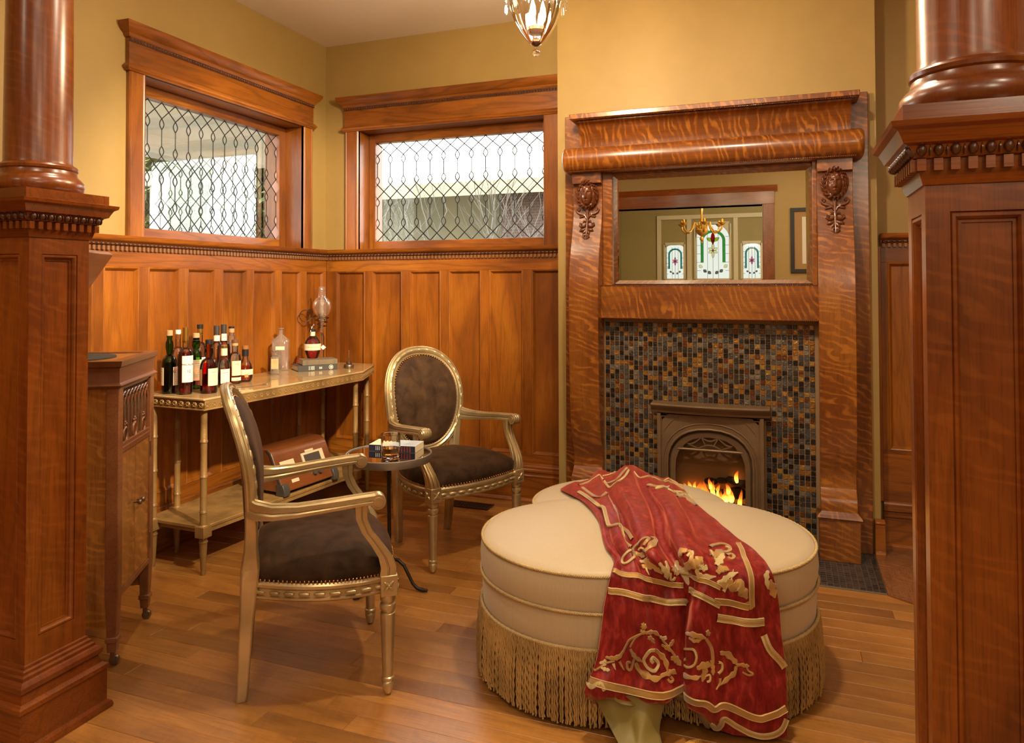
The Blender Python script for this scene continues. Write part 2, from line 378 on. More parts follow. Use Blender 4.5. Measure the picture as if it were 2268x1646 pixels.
def wainscot(fn, parent, u0, u1, pans, zb, rail_wood, zp0=PZ0, zoff=0):
    """pans: (u0, u1) of each panel"""
    first = {}
    for a, b_ in pans:
        w = round(b_ - a, 4)
        if w not in first:
            o = build('wainscot_panel', rects_frame(MB(), lambda u, d, z: fn(u, d, z), a, b_, zp0, PZ1 + zoff, RINGS), OAKZ, parent, 0, 20)
            first[w] = (o, a)
        else:
            o0, a0 = first[w]; inst(o0, parent, fn(a, 0, 0) - fn(a0, 0, 0))
    ed = [u0] + [x for p in pans for x in p] + [u1]
    for i in range(0, len(ed), 2):
        if ed[i + 1] - ed[i] > .005: build('wainscot_stile', MB().add(*boxfn(fn, ed[i], ed[i + 1], 0, .030, zp0, PZ1 + zoff)), OAKZ, parent, .001, 0, 1)
    build('wainscot_top_rail', MB().add(*boxfn(fn, u0, u1, 0, .0305, PZ1 + zoff, 1.547 + zoff)), rail_wood, parent, .001, 0, 1)
    build('wainscot_bottom_rail', MB().add(*boxfn(fn, u0, u1, 0, .0305, .235, zp0)), rail_wood, parent, .001, 0, 1)
    chair_rail(fn, u0, u1, parent, rail_wood, zoff)
BASEP = [(0, 0), (.055, 0), (.055, .012), (.046, .022), (.042, .024), (.042, .155), (.046, .160), (.046, .168), (.040, .172), (.040, .186), (.045, .190), (.043, .205), (.038, .208), (.038, .222), (.034, .228), (.033, .238), (0, .238)]
# left wall panels
step = .2592; pl = []
yy = 4.314
while yy > -1.0: pl.append((round(yy - .2055, 4), round(yy, 4))); yy -= step
pl = pl[::-1]
wainscot(FL, wall_left, FY, YW - .031, pl, 0, OAKY)
wb = struct(build('baseboard_left', mould(FL, BASEP, FY, YW), OAKY, None, .001, 30, 1))
pb = []; x = -2.951
while x < -1.35: pb.append((x, min(x + .2325, -1.285))); x += .2896
wainscot(FB, wall_back, XW + .031, -1.262, pb, 0, OAKX)
struct(build('baseboard_back', mould(FB, BASEP, XW + .02, -1.262), OAKX, None, .001, 30, 1))
# recess right of the fireplace
build('corner_post', MB().add(*boxfn(FN, .436, .462, 0, .034, .235, 1.56)), OAKZ, wall_recess, .002, 0)
wainscot(FN, wall_recess, .462, 1.6, [(.492, .80), (.86, 1.17), (1.23, 1.54)], 0, OAKX, .50, .018)
build('wainscot_lower_board', MB().add(*boxfn(FN, .462, 1.6, .001, .0315, .235, .48)), OAKX, wall_recess, .001, 0, 1)
struct(build('baseboard_recess', mould(FN, BASEP, .462, 1.6), OAKX, None, .001, 30, 1))
stub = mould(lambda u, d, z: Vector((u, BY - d, z)), BASEP[:8] + [(.03, .172), (0, .175)], .405, .452)
struct(build('baseboard_chimney', stub, OAKX, None, .002, 30, 1))
# ---- windows with leaded glass
LEAD = plain('dark_lead_came', (.025, .024, .022, 1), .45, .6)
PANE = glassy('window_glass', (.97, .98, .97, 1), 1.45, .0, .8)
def make_window(name, fn, u0, u1, cas, wood_u, gu0, gu1, col_u, pitch, ncol, zr, gd, cov, TH=.0034):
    """u0,u1 opening; cas casing width (left,right); gu glass limits; col_u first lead column; zr rows of the lead pattern; gd glass depth (negative = outwards)"""
    win = struct(empty(name)); z0, z1 = 1.608, 2.432
    F = fn
    for a, b_ in ((u0 - cas[0], u0), (u1, u1 + cas[1])):
        m = MB().prism([(a, 0), (a, .020), (a + .006, .028), (a + .012, .024), (b_ - .020, .024), (b_ - .014, .028), (b_ - .006, .024), (b_, .018), (b_, 0)], lambda u, d, z: F(u, d, z), z0, z1 + .03)
        build('side_casing', m, OAKZ, win, .001, 30, 1)
    a, b_ = u0 - cas[0] - .006, u1 + cas[1] + cov
    build('head_board', MB().add(*boxfn(F, a, b_, 0, .027, 2.466, 2.606)), wood_u, win, .001, 0, 1)
    def run(prof, du, nm, mat):
        P = [F(a - du, 0, 0), F(a - du, .026 + du, 0), F(b_ + (du if cov == 0 else 0), .026 + du, 0)] + ([F(b_ + du, 0, 0)] if cov == 0 else [])
        build(nm, MB().sweep(prof, P), mat, win, 0, 30)
    run([(-.02, 2.598), (.002, 2.598), (.008, 2.606), (.010, 2.616), (.022, 2.624), (.034, 2.638), (.040, 2.650), (.043, 2.668), (-.02, 2.668)], .004, 'crown', wood_u)
    run([(-.02, 2.432), (.004, 2.432), (.008, 2.440), (.014, 2.444), (.016, 2.454), (.008, 2.462), (.004, 2.468), (-.02, 2.468)], .003, 'lintel_moulding', wood_u)
    bd = MB(); n = int((b_ - a) / .019)
    for i in range(n): bd.add(*ball(F, a + (i + .5) * .019, .033, 2.588, .0085, .0078))
    bd.add(*boxfn(F, a, b_, .026, .034, 2.578, 2.598)); build('bead_band', bd, TRIMD, win, 0, 50)
    # reveal
    build('jamb_lining', MB().add(*boxfn(F, u0 - .012, u0, -.30, .018, z0, z1)), OAKZ, win, .001, 0, 1)
    build('jamb_lining', MB().add(*boxfn(F, u1, u1 + .012, -.30, .018, z0, z1)), OAKZ, win, .001, 0, 1)
    build('soffit_lining', MB().add(*boxfn(F, u0, u1, -.30, .020, z1, z1 + .010)), wood_u, win, .001, 0, 1)
    build('sill_board', MB().add(*boxfn(F, u0, u1, -.30, .030, 1.588, z0)), wood_u, win, .002, 0, 1)
    # sash
    zt, zb = zr[0], zr[-1]
    for n_, A in (('sash_stile', (u0, gu0, z0, z1)), ('sash_stile', (gu1, u1, z0, z1)), ('sash_rail', (gu0, gu1, z0, zb)), ('sash_rail', (gu0, gu1, zt, z1))):
        build(n_, MB().add(*boxfn(F, A[0], A[1], gd - .030, gd + .030, A[2], A[3])), OAKZ if 'stile' in n_ else wood_u, win, .003, 0, 2)
    # lead pattern
    h = pitch / 2; cols = [col_u + i * pitch for i in range(-1, ncol + 1)]
    lo, hi = gu0 - .045, gu1 + .045
    cols = [c for c in cols if lo <= c <= hi]
    lead = MB()
    def strip(P): lead.tube([F(u, gd, z) for u, z in P], TH, 6, caps=False)
    def lens(cu0, za, zb_, s):
        w = pitch * .155; k = 7
        return [(cu0 + s * w * math.sin(math.pi * i / k), za + (zb_ - za) * i / k) for i in range(k + 1)]
    for c in cols:
        for q in (0, 1):
            za, zb2, zc_, zd, = zr[1 + q * 4], zr[2 + q * 4], zr[3 + q * 4], zr[4 + q * 4]
            for s in (-1, 1): strip(lens(c, za, zb2, s)); strip(lens(c, zc_, zd, s))
            strip([(c, zb2), (c, zc_)])
        for s in (-1, 1):
            for za, zb2 in ((zr[0], zr[1]), (zr[4], zr[5]), (zr[8], zr[9])):
                P = [(c, za), (c + s * pitch, zb2)]
                if not lo <= c + s * pitch <= hi: P[1] = (c + s * h, (za + zb2) / 2)
                strip(P)
    build('lead_came', lead, LEAD, win, 0, 60)
    # glass pieces of one bay, copied across
    def mid(i): return (zr[i] + zr[i + 1]) / 2
    def bay(c):
        L = []
        for i in (0, 4, 8): L.append([(c, zr[i]), (c + h, mid(i)), (c, zr[i + 1]), (c - h, mid(i))])
        for q in (0, 4):
            for k in (1, 3): L.append(lens(c, zr[q + k], zr[q + k + 1], 1) + lens(c, zr[q + k], zr[q + k + 1], -1)[::-1][1:-1])
            rgt = c + pitch
            poly = [(c + h, mid(q))] + [(c, zr[q + 1])] + lens(c, zr[q + 1], zr[q + 2], 1)[1:] + lens(c, zr[q + 3], zr[q + 4], 1) + [(c + h, mid(q + 4))]
            poly += lens(rgt, zr[q + 3], zr[q + 4], -1)[::-1] + lens(rgt, zr[q + 1], zr[q + 2], -1)[::-1]
            L.append(poly)
        L.append([(c, zr[0]), (c + pitch, zr[0]), (c + h, mid(0))]); L.append([(c, zr[9]), (c + pitch, zr[9]), (c + h, mid(8))])
        return L
    protos = None
    for c in cols[:-1]:
        if protos is None:
            protos = [build('glass_piece', MB().prism(p, lambda u, z, w: F(u, w, z), gd - .0004, gd + .0004), PANE, win, 0, 0) for p in bay(c)]; c0 = c
        else:
            for p in protos: inst(p, win, F(c, 0, 0) - F(c0, 0, 0))
    return win
rows1 = [2.372, 2.283, 2.223, 2.131, 2.074, 1.976, 1.918, 1.829, 1.768, 1.669]
rows2 = [2.370, 2.283, 2.224, 2.132, 2.075, 1.977, 1.919, 1.831, 1.770, 1.670]
make_window('window_1', FL, W1[0], W1[1], (.102, .098), OAKY, 2.866, 4.030, 4.030 - .0962 * 13, .0962, 14, rows1, -.155, 0, .0026)
make_window('window_2', FB, W2[0], W2[1], (.105, .165), OAKX, -2.727, -1.47, -2.727, .1046, 13, rows2, -.150, .0)
# ---- floor register by the back wall
reg = empty('floor_register', (-1.98, 4.09, .002)); tag(reg, 'dark brown slotted floor vent register beside the back baseboard', 'floor vent')
REGM = plain('bronze_register', (.055, .022, .010, 1), .4, .5)
fr = MB(); w_, d_ = .28, .11
for A in ((0, w_, 0, .014), (0, w_, d_ - .014, d_), (0, .014, .014, d_ - .014), (w_ - .014, w_, .014, d_ - .014)): fr.box(A[0], A[1], A[2], A[3], 0, .006)
build('register_frame', fr, REGM, reg, .001, 0)
build('register_well', MB().box(.012, w_ - .012, .012, d_ - .012, -.001, .0012), BLACK, reg, 0, 0)
for k in range(3):
    for i in range(12): build('register_slat', MB().box(.018 + i * .0205, .018 + i * .0205 + .010, .016 + k * .027, .016 + k * .027 + .022, 0, .0045), REGM, reg, 0, 0)
# ================================================================== FIREPLACE
mantel = empty('fireplace_mantel', (0, 0, 0)); tag(mantel, 'tall tiger oak fireplace mantel with carved faces and overmantel mirror', 'mantel')
bx('backboard', -1.208, .397, 4.100, BY - .001, 0, 2.345, TIGZ, mantel)
PX = [(-1.137, -.970), (.150, .317)]
PIL = [(2.00, 4.000), (1.935, 4.000), (1.930, 4.028), (1.86, 4.034), (1.78, 4.028), (1.70, 4.010), (1.62, 3.982), (1.54, 3.955), (1.45, 3.934), (1.35, 3.922), (1.2, 3.918), (1.0, 3.922), (.8, 3.930), (.66, 3.940), (.57, 3.954), (.50, 3.974), (.45, 3.996), (.41, 4.013), (.375, 4.018), (.34, 4.010), (.315, 3.990), (.300, 3.966), (.285, 3.958), (.235, 3.955)]
for k, (a, b_) in enumerate(PX):
    prof = [(y_, z_) for z_, y_ in PIL] + [(4.101, .235), (4.101, 2.00)]
    p = build('pilaster', MB().prism(prof, lambda y_, z_, w: (w, y_, z_), a, b_), TIGZ, mantel, .002, 25, 1)
    build('plinth', MB().box(a - .008, b_ + .010, 3.936, 4.101, 0, .205), TIGZ, mantel, .002)
    P = [Vector(q) for q in ((a - .008, 4.10, 0), (a - .008, 3.936, 0), (b_ + .010, 3.936, 0), (b_ + .010, 4.10, 0))]
    build('plinth_cap', MB().sweep([(-.02, .203), (.006, .203), (.010, .212), (.006, .222), (-.004, .232), (-.01, .240), (-.02, .240)], P), TIGX, mantel, 0, 30)
# cross board, bead rows, overmantel
bx('cross_board', -.975, .155, 3.990, 4.098, 1.176, 1.357, TIGX, mantel, .003)
def beads(name, x0, x1, y_, z_, r=.0042, parent=mantel, mat=CARV):
    m = MB(); n = int((x1 - x0) / (r * 2.1))
    for i in range(n): m.sphere((x0 + (i + .5) * r * 2.1, y_, z_), r, 4, 5)
    return build(name, m, mat, parent, 0, 60)
beads('bead_row', -.972, .152, 3.990, 1.357); beads('bead_row', -.972, .152, 3.990, 1.176)
ROLL = [(4.098, 2.137)] + [(3.990 + .069 * math.cos(a), 2.066 + .071 * math.sin(a)) for a in [math.pi / 2 + math.pi * i / 18 for i in range(19)]] + [(4.098, 1.995)]
rl = MB(); xs = [-1.178, -1.170, -1.155] + [-1.1 + i * .14 for i in range(11)] + [.340, .356, .366]
G = []
for x_ in xs:
    k = 1.0 if -1.16 < x_ < .345 else (.86 if x_ < -1.175 or x_ > .36 else .97)
    G.append([Vector((x_, 4.02 + (y_ - 4.02) * k, 2.066 + (z_ - 2.066) * k)) for y_, z_ in ROLL])
rl.surf(G, False, True); n0 = len(ROLL); rl.f.append(tuple(range(n0))); rl.f.append(tuple(len(rl.v) - n0 + n0 - 1 - i for i in range(n0)))
build('roll_moulding', rl, TIGX, mantel, 0, 40)
beads('bead_row', -1.15, .335, 3.962, 2.000)
cove = [(4.098, 2.137), (4.050, 2.137)] + [(4.052 - .085 * (1 - math.cos(t)), 2.137 + .140 * math.sin(t)) for t in [math.pi / 2 * i / 10 for i in range(11)]] + [(3.965, 2.280), (3.965, 2.288), (4.098, 2.288)]
build('cove_frieze', MB().prism(cove, lambda y_, z_, w: (w, y_, z_), -1.105, .312), TIGX, mantel, 0, 30)
bx('top_shelf', -1.135, .347, 3.930, 4.101, 2.290, 2.318, TIGX, mantel, .003)
beads('bead_row', -1.12, .332, 3.940, 2.287, .0036)
# mirror
MX0, MX1, MZ0, MZ1, MY = -.916, .128, 1.366, 1.979, 4.080
for nm, A in (('mirror_stile', (-.970, MX0, 1.357, 1.995)), ('mirror_stile', (MX1, .150, 1.357, 1.995)), ('mirror_rail', (MX0, MX1, 1.979, 1.995))):
    bx(nm, A[0], A[1], 4.040 if 'stile' in nm else 4.066, 4.098, A[2], A[3], TIGZ, mantel, .002)
MIR = plain('silvered_mirror', (.86, .86, .80, 1), .0, 1); BEVM = MIR
mm = MB().add([(MX0 + .030, MY, MZ0 + .020), (MX1 - .030, MY, MZ0 + .020), (MX1 - .030, MY, MZ1 - .024), (MX0 + .030, MY, MZ1 - .024)], [(0, 1, 2, 3)])
bv = MB(); O = [(MX0, MY + .0045, MZ0), (MX1, MY + .0045, MZ0), (MX1, MY + .0045, MZ1), (MX0, MY + .0045, MZ1)]; I = mm.v
for i in range(4): bv.add([O[i], O[(i + 1) % 4], I[(i + 1) % 4], I[i]], [(0, 1, 2, 3)])
bk = MB().box(MX0, MX1, MY + .006, 4.098, MZ0, MZ1)
mir = build('mirror_plate', mm, MIR, mantel, 0, 0, fix=False); build('mirror_bevel', bv, BEVM, mir, 0, 0, fix=False); build('mirror_backing', bk, BLACK, mir, 0, 0)
# carved faces with hanging foliage
def gs(x, y, cx, cy, sx, sy): return math.exp(-((x - cx) / sx) ** 2 - ((y - cy) / sy) ** 2)
def face_h(x, y):
    """x -1..1, y -1..1.15 (crest). relief height 0..1"""
    h = .30 * max(0, 1 - (x / 1.0) ** 2 - ((y + .08) / .95) ** 2) ** .4
    e = (x / .50) ** 2 + ((y + .10) / .66) ** 2
    if e < 1: h = max(h, .25 + .62 * math.sqrt(1 - e))
    h += .20 * gs(x, y, 0, -.14, .085, .20) + .10 * gs(x, y, 0, -.26, .12, .06)
    h -= .17 * (gs(x, y, -.20, .02, .13, .075) + gs(x, y, .20, .02, .13, .075))
    h += .09 * (gs(x, y, -.20, .005, .07, .04) + gs(x, y, .20, .005, .07, .04))
    h += .07 * (gs(x, y, -.2, .125, .17, .04) + gs(x, y, .2, .125, .17, .04))
    h += .08 * gs(x, y, 0, -.455, .13, .035) - .09 * gs(x, y, 0, -.40, .15, .02) + .06 * gs(x, y, 0, -.62, .12, .07)
    for s in (-1, 1):
        h += .22 * gs(x, y, s * .27, .42, .16, .10) + .20 * gs(x, y, s * .52, .22, .10, .16) + .16 * gs(x, y, s * .58, -.15, .09, .22)
        h += .14 * (math.sin(9 * math.atan2(y + .1, x) + 12 * math.hypot(x, y + .1)) ** 2) * (1 if .72 < math.hypot(x, (y + .1) / 1.0) < 1.0 else 0)
        h += .24 * gs(x, y, s * .34, .78, .13, .10) - .10 * gs(x, y, s * .34, .78, .05, .04)
        h += .22 * gs(x, y, s * .26, -.80, .16, .09)
    if y > .55:
        t = (y - .55) / .6; w = .42 * (1 - t) ** .5
        if abs(x) < w + .12: h += .34 * max(0, 1 - (x / (w + .1)) ** 2) * (.75 + .25 * math.cos(x * 34))
    return h
def in_mask(x, y):
    if x * x + ((y + .08) / .95) ** 2 < 1.0: return True
    return .5 < y < 1.15 and abs(x) < .62 * math.sqrt(max(0, (1.17 - y) / .67))
def carving(cx_):
    yb = 4.024; zc = 1.878; sw, sh = .066, .090; N, M_ = 56, 70; mb = MB(); idx = {}
    for j in range(M_ + 1):
        for i in range(N + 1):
            u, v = -1.02 + 2.04 * i / N, -1.06 + 2.24 * j / M_
            if in_mask(u, v):
                idx[i, j] = len(mb.v); mb.v.append((cx_ + u * sw, yb - .004 - .052 * face_h(u, v) * (1 if v < .75 else .9), zc + v * sh))
    for (i, j) in list(idx):
        q = [(i, j), (i + 1, j), (i + 1, j + 1), (i, j + 1)]
        if all(k in idx for k in q): mb.f.append(tuple(idx[k] for k in q))
    back = [(cx_ + .066 * math.cos(a), yb + .004, zc - .007 + .086 * math.sin(a)) for a in [2 * math.pi * k / 28 for k in range(28)]]
    mb.prism([(p[0], p[2]) for p in back], lambda u, v, w: (u, w, v), yb - .002, yb + .010)
    f = build('carved_face', mb, CARV, mantel, 0, 60, fix=False)
    # bell flowers and scrolls below
    def ysurf(z_):
        for (za, ya), (zb_, yb_) in zip(PIL, PIL[1:]):
            if zb_ <= z_ <= za and za > zb_: return ya + (yb_ - ya) * (za - z_) / (za - zb_)
        return 4.0
    sp = MB()
    def curve(P, r):
        sp.tube([(cx_ + x_ * 1.12, ysurf(zc + z_) - .004, zc + z_) for x_, z_ in P], [q * 1.3 for q in r], 6)
    def spiral(x0, z0, s, rad, turns=1.1, r0=.005):
        P = [(x0 + s * rad * (1 - t * .72) * math.cos(2.6 + turns * 6.28 * t), z0 + rad * (1 - t * .72) * math.sin(2.6 + turns * 6.28 * t) * 1) for t in [k / 12 for k in range(13)]]
        return P
    curve([(0, -.085), (0, -.13), (0, -.18), (0, -.215), (0, -.258)], [.010, .006, .005, .005, .002])
    for s in (-1, 1):
        curve([(0, -.150), (s * .008, -.128), (s * .024, -.116), (s * .040, -.112), (s * .052, -.104), (s * .056, -.092), (s * .049, -.084), (s * .042, -.090), (s * .046, -.097)], [.004, .006, .007, .007, .006, .006, .006, .005, .004])
        curve([(s * .012, -.122), (s * .028, -.128), (s * .040, -.132), (s * .042, -.126)], [.006, .006, .005, .003])
        curve([(0, -.172), (s * .012, -.188), (s * .026, -.190), (s * .036, -.180), (s * .034, -.170), (s * .027, -.172), (s * .029, -.179)], [.004, .005, .006, .006, .006, .005, .004])
        curve([(0, -.172), (s * .008, -.158), (s * .018, -.156), (s * .020, -.164)], [.004, .005, .005, .003])
        curve([(0, -.195), (s * .014, -.206), (s * .026, -.208), (s * .036, -.214)], [.004, .007, .009, .002])
        curve([(0, -.200), (s * .008, -.216), (s * .014, -.226), (s * .016, -.236)], [.004, .006, .007, .001])
        curve([(0, -.232), (s * .010, -.236), (s * .014, -.246), (s * .003, -.262)], [.003, .006, .006, .001])
    build('carved_foliage', sp, CARV, mantel, 0, 60)
for a, b_ in PX: carving((a + b_) / 2)
# mosaic surround
sur = empty('tile_surround', (0, 0, 0)); tag(sur, 'mosaic of small bronze, amber and slate glass tiles around the fireplace insert', 'tile surround')
build('grout_bed', MB().box(-.972, .152, 4.066, 4.099, .002, 1.176), GROUT, sur, 0, 0)
tm = MB(); e_ = .0013; t0, t1 = e_, PITCH - e_
tm.add([(t0, 0, t0), (t1, 0, t0), (t1, 0, t1), (t0, 0, t1), (t0 + .0025, -.0045, t0 + .0025), (t1 - .0025, -.0045, t0 + .0025), (t1 - .0025, -.0045, t1 - .0025), (t0 + .0025, -.0045, t1 - .0025)],
       [(0, 1, 5, 4), (1, 2, 6, 5), (2, 3, 7, 6), (3, 0, 4, 7), (4, 5, 6, 7)])
proto = None; rest = MB(); cnt = 0
i0, i1, k1 = math.ceil(-.972 / PITCH), math.floor(.152 / PITCH), math.floor(1.176 / PITCH)
for k in range(k1 - 1, -1, -1):
    for i in range(i0, i1):
        x_, z_ = i * PITCH, k * PITCH
        if -.665 < x_ + PITCH and x_ < -.115 and z_ < .63: continue
        L = (x_, 4.0668 - .0015 * rnd.random(), z_)
        if cnt < 300:
            if proto is None: proto = build('mosaic_tile', tm, TILEM, sur, 0, 30); proto.location = L
            else: inst(proto, sur, L)
            o_ = sur.children[-1] if False else None; cnt += 1
        else: rest.add([(p[0] + L[0], p[1] + L[1] + (rnd.random() - .5) * .0012, p[2] + L[2]) for p in tm.v], tm.f)
o = build('mosaic_tile_field', rest, TILEM, sur, 0, 30); o['kind'] = 'stuff'
for c in sur.children:
    if c.name.startswith('mosaic_tile') and 'field' not in c.name: c.rotation_euler = (R(rnd.uniform(-2.2, 2.2)), 0, R(rnd.uniform(-2.2, 2.2)))
# ---- cast-iron insert
CAST = plain('bronze_cast_iron', (.20, .125, .066, 1), .45, .35, var=.12, bump=.06, bscale=250)
ins = empty('fireplace_insert', (0, 0, 0)); tag(ins, 'bronze cast iron gas fireplace insert with arched glass and burning coals', 'fireplace')
IX0, IX1, IY = -.660, -.120, 4.000; icx = (IX0 + IX1) / 2
def bow(x_): return -.022 * (1 - ((x_ - icx) / .30) ** 2)
sh = MB(); G = []
for i in range(17):
    x_ = icx - .305 + .61 * i / 16; yb = IY - .034 + bow(x_) * 1.3
    G.append([(x_, q[0], q[1]) for q in ((4.064, .722), (yb + .004, .722), (yb - .004, .716), (yb, .706), (yb + .012, .696), (yb + .022, .684), (yb + .024, .672), (4.064, .672))])
sh.surf(G, False, True); sh.f.append(tuple(range(8))); sh.f.append(tuple(len(sh.v) - 1 - i for i in range(8)))
build('top_ledge', sh, CAST, ins, .001, 30, 1)
def arch(x0, x1, zt, zs, n=14, zb=.0, p=2.3):
    c, a = (x0 + x1) / 2, (x1 - x0) / 2; P = [(x0, zb), (x0, zs * .5), (x0, zs)]
    for i in range(1, n):
        t = math.pi * (1 - i / n); cs, sn = math.cos(t), math.sin(t)
        P.append((c + a * math.copysign(abs(cs) ** (2 / p), cs), zs + (zt - zs) * abs(sn) ** (2 / p)))
    return P + [(x1, zs), (x1, zs * .5), (x1, zb)]
def ring_plate(inner, outer_rect, yf, yb, name, mat):
    x0, x1, zt = outer_rect; n = len(inner); out = []
    for i, (x_, z_) in enumerate(inner):
        c = (x0 + x1) / 2
        if z_ <= inner[2][1] + 1e-6: out.append((x0 if x_ < c else x1, z_))
        else:
            t = (i - 2) / (n - 5); ang = math.pi * (1 - t); cs, sn = math.cos(ang), math.sin(ang); a, h = (x1 - x0) / 2, zt - inner[2][1]
            m = max(abs(cs), abs(sn)); out.append((c + a * cs / m, inner[2][1] + h * sn / m))
    mb = MB(); mb.surf([[(x_, yf, z_) for x_, z_ in out], [(x_, yf, z_) for x_, z_ in inner], [(x_, yb, z_) for x_, z_ in inner], [(x_, yb, z_) for x_, z_ in out]], True, False)
    return build(name, mb, mat, ins, 0, 30)
A1 = arch(-.612, -.168, .592, .40)
ring_plate(A1, (IX0, IX1, .662), IY, 4.062, 'face_frame', CAST)
def trim(P, y_, r, nm): return build(nm, MB().tube([(x_, y_, z_) for x_, z_ in P], r, 8), CAST, ins, 0, 60)
trim(A1, IY - .001, .007, 'arch_moulding'); trim(arch(-.632, -.148, .622, .40), IY, .004, 'arch_moulding')
A2 = arch(-.588, -.192, .566, .385)
ring_plate(A2, (-.612, -.168, .592), IY + .014, 4.062, 'inner_plate', CAST) if False else None
A3 = arch(-.606, -.174, .585, .395); A4 = arch(-.570, -.210, .548, .375)
mb = MB(); mb.surf([[(x_, IY + .020, z_) for x_, z_ in A3], [(x_, IY + .006, z_) for x_, z_ in arch(-.594, -.186, .572, .39)], [(x_, IY + .010, z_) for x_, z_ in A4], [(x_, IY + .03, z_) for x_, z_ in A4]])
build('door_frame', mb, CAST, ins, 0, 30)
for x_ in (IX0 + .006, IX1 - .006): build('side_post', MB().box(x_ - .010, x_ + .010, IY - .012, 4.064, 0, .668), CAST, ins, .003)
for s in (-1, 1):
    cx_ = icx + s * .27 - s * .018; tri = [(cx_, .650), (cx_ - s * .095, .650), (cx_ - s * .055, .628), (cx_ - s * .022, .588), (cx_, .545), (cx_, .650)]
    trim(tri, IY - .001, .0035, 'spandrel_moulding')
# fan grille
gm = MB(); yg = IY + .014
def gt(P, r=.0045): gm.tube([(icx + x_, yg, z_) for x_, z_ in P], r, 6)
gt([(-.182, .478), (.182, .478)], .007)
gt([(-.062 + .124 * i / 10, .484 + .022 * math.sin(math.pi * i / 10)) for i in range(11)])
for s in (-1, 1):
    gt([(s * .062, .486), (s * .142, .516)]); gt([(s * .022, .505), (s * .044, .546)])
    gt([(s * .044 + s * .1 * t, .546 - .030 * t - .028 * math.sin(math.pi * t) * .8) for t in [i / 8 for i in range(9)]])
    gt([(s * (.152 + .014 * math.cos(a)), .497 + .014 * math.sin(a) * 1.1) for a in [i * math.pi / 6 for i in range(13)]], .0035)
gt([(-.044 + .088 * i / 8, .546 - .018 * math.sin(math.pi * i / 8)) for i in range(9)])
build('fan_grille', gm, CAST, ins, 0, 60)
FBX = plain('sooty_firebox', (.020, .012, .008, 1), .8, var=.4)
fb = MB(); fx0, fx1, fy1, fzt = -.585, -.195, 4.0965, .56
fb.add([(fx0, IY + .03, 0.03), (fx1, IY + .03, .03), (fx1, IY + .03, fzt), (fx0, IY + .03, fzt), (fx0, fy1, .03), (fx1, fy1, .03), (fx1, fy1, fzt), (fx0, fy1, fzt)], [(4, 5, 6, 7), (0, 4, 7, 3), (1, 2, 6, 5), (0, 1, 5, 4), (3, 7, 6, 2)])
build('firebox', fb, FBX, ins, 0, 0)
# ribbed ceramic liner behind the flames
lm = MB()
for i in range(24): lm.tube([(fx0 + .012 + i * .016, fy1 - .003, .20), (fx0 + .012 + i * .016, fy1 - .003, .46)], .006, 5)
build('ribbed_liner', lm, plain('tan_ceramic', (.17, .105, .05, 1), .8), ins, 0, 60)
build('door_glass', MB().box(-.572, -.208, IY + .0245, IY + .0265, .03, .475), glassy('fire_glass', (.86, .82, .76, 1), 1.45, .02, .6), ins, 0, 0)
COAL = plain('charred_ceramic_coal', (.025, .015, .010, 1), .85, var=.5, bump=.6, bscale=70)
rc = random.Random(3); k = 0
for (px_, pz_, r_) in [(q[0], q[1] + .03, q[2]) for q in ((-.545, .215, .034), (-.500, .205, .036), (-.455, .215, .038), (-.405, .200, .036), (-.352, .215, .042), (-.300, .205, .040), (-.250, .225, .040), (-.222, .28, .030), (-.275, .29, .034), (-.33, .285, .030), (-.39, .275, .030), (-.46, .17, .036), (-.38, .15, .04), (-.30, .145, .042), (-.53, .15, .036), (-.23, .15, .034))]:
    m = MB(); yc = 4.062 if pz_ > .19 else 4.056
    m.sphere((0, 0, 0), r_, 7, 9, (1.15, .55, .9)); m.v = [tuple(Vector(p) * (1 + .35 * noise.noise(Vector(p) * 28 + Vector((k * 7.1, 0, 0))))) for p in m.v]
    o = build('coal', m, COAL, ins, 0, 50); o.location = (px_, yc, pz_); o.rotation_euler = (rc.random() * 3, 0, rc.random() * .6); k += 1
FLAME, nt, b = newmat('gas_flame'); g = NG(nt); tz = g.n('ShaderNodeTexCoord').outputs['Generated']; sx = g.n('ShaderNodeSeparateXYZ'); g.l(tz, sx.inputs[0])
em = g.n('ShaderNodeEmission'); g.l(g.ramp(sx.outputs[2], [(.0, (1, .55, .10)), (.45, (1, .30, .03)), (1, (.9, .06, .005))]), em.inputs[0]); g.l(g.math('ADD', g.math('MULTIPLY', g.math('SUBTRACT', 1.0, sx.outputs[2]), 5.0), .5), em.inputs[1])
tr = g.n('ShaderNodeBsdfTransparent'); mx = g.n('ShaderNodeMixShader'); g.l(g.ramp(sx.outputs[2], [(.35, (1, 1, 1)), (1, (.0, .0, .0))]), mx.inputs[0]); g.l(tr.outputs[0], mx.inputs[1]); g.l(em.outputs[0], mx.inputs[2]); g.l(mx.outputs[0], nt.nodes['Material Output'].inputs[0])
for (px_, pz_, h_, w_) in [(q[0], q[1] + .03, q[2], q[3] * 1.25) for q in ((-.530, .222, .040, .010), (-.497, .225, .052, .009), (-.450, .175, .105, .022), (-.428, .165, .120, .018), (-.415, .165, .095, .020), (-.345, .17, .075, .018), (-.352, .205, .07, .010), (-.315, .175, .080, .018), (-.285, .18, .085, .016), (-.240, .14, .12, .011), (-.255, .285, .07, .010), (-.47, .22, .06, .008), (-.375, .20, .09, .014), (-.30, .22, .06, .012), (-.39, .24, .06, .010))]:
    m = MB(); n = 8; P = []; rr = []
    for i in range(n + 1):
        t = i / n; P.append((px_ + .010 * math.sin(t * 4 + px_ * 60) * t, 4.040, pz_ + h_ * t)); rr.append(w_ * (math.sin(math.pi * min(1, t * .85 + .15)) ** .8 * (1 - t * .55)) + .0004)
    m.tube(P, rr, 8); build('flame', m, FLAME, ins, 0, 60)
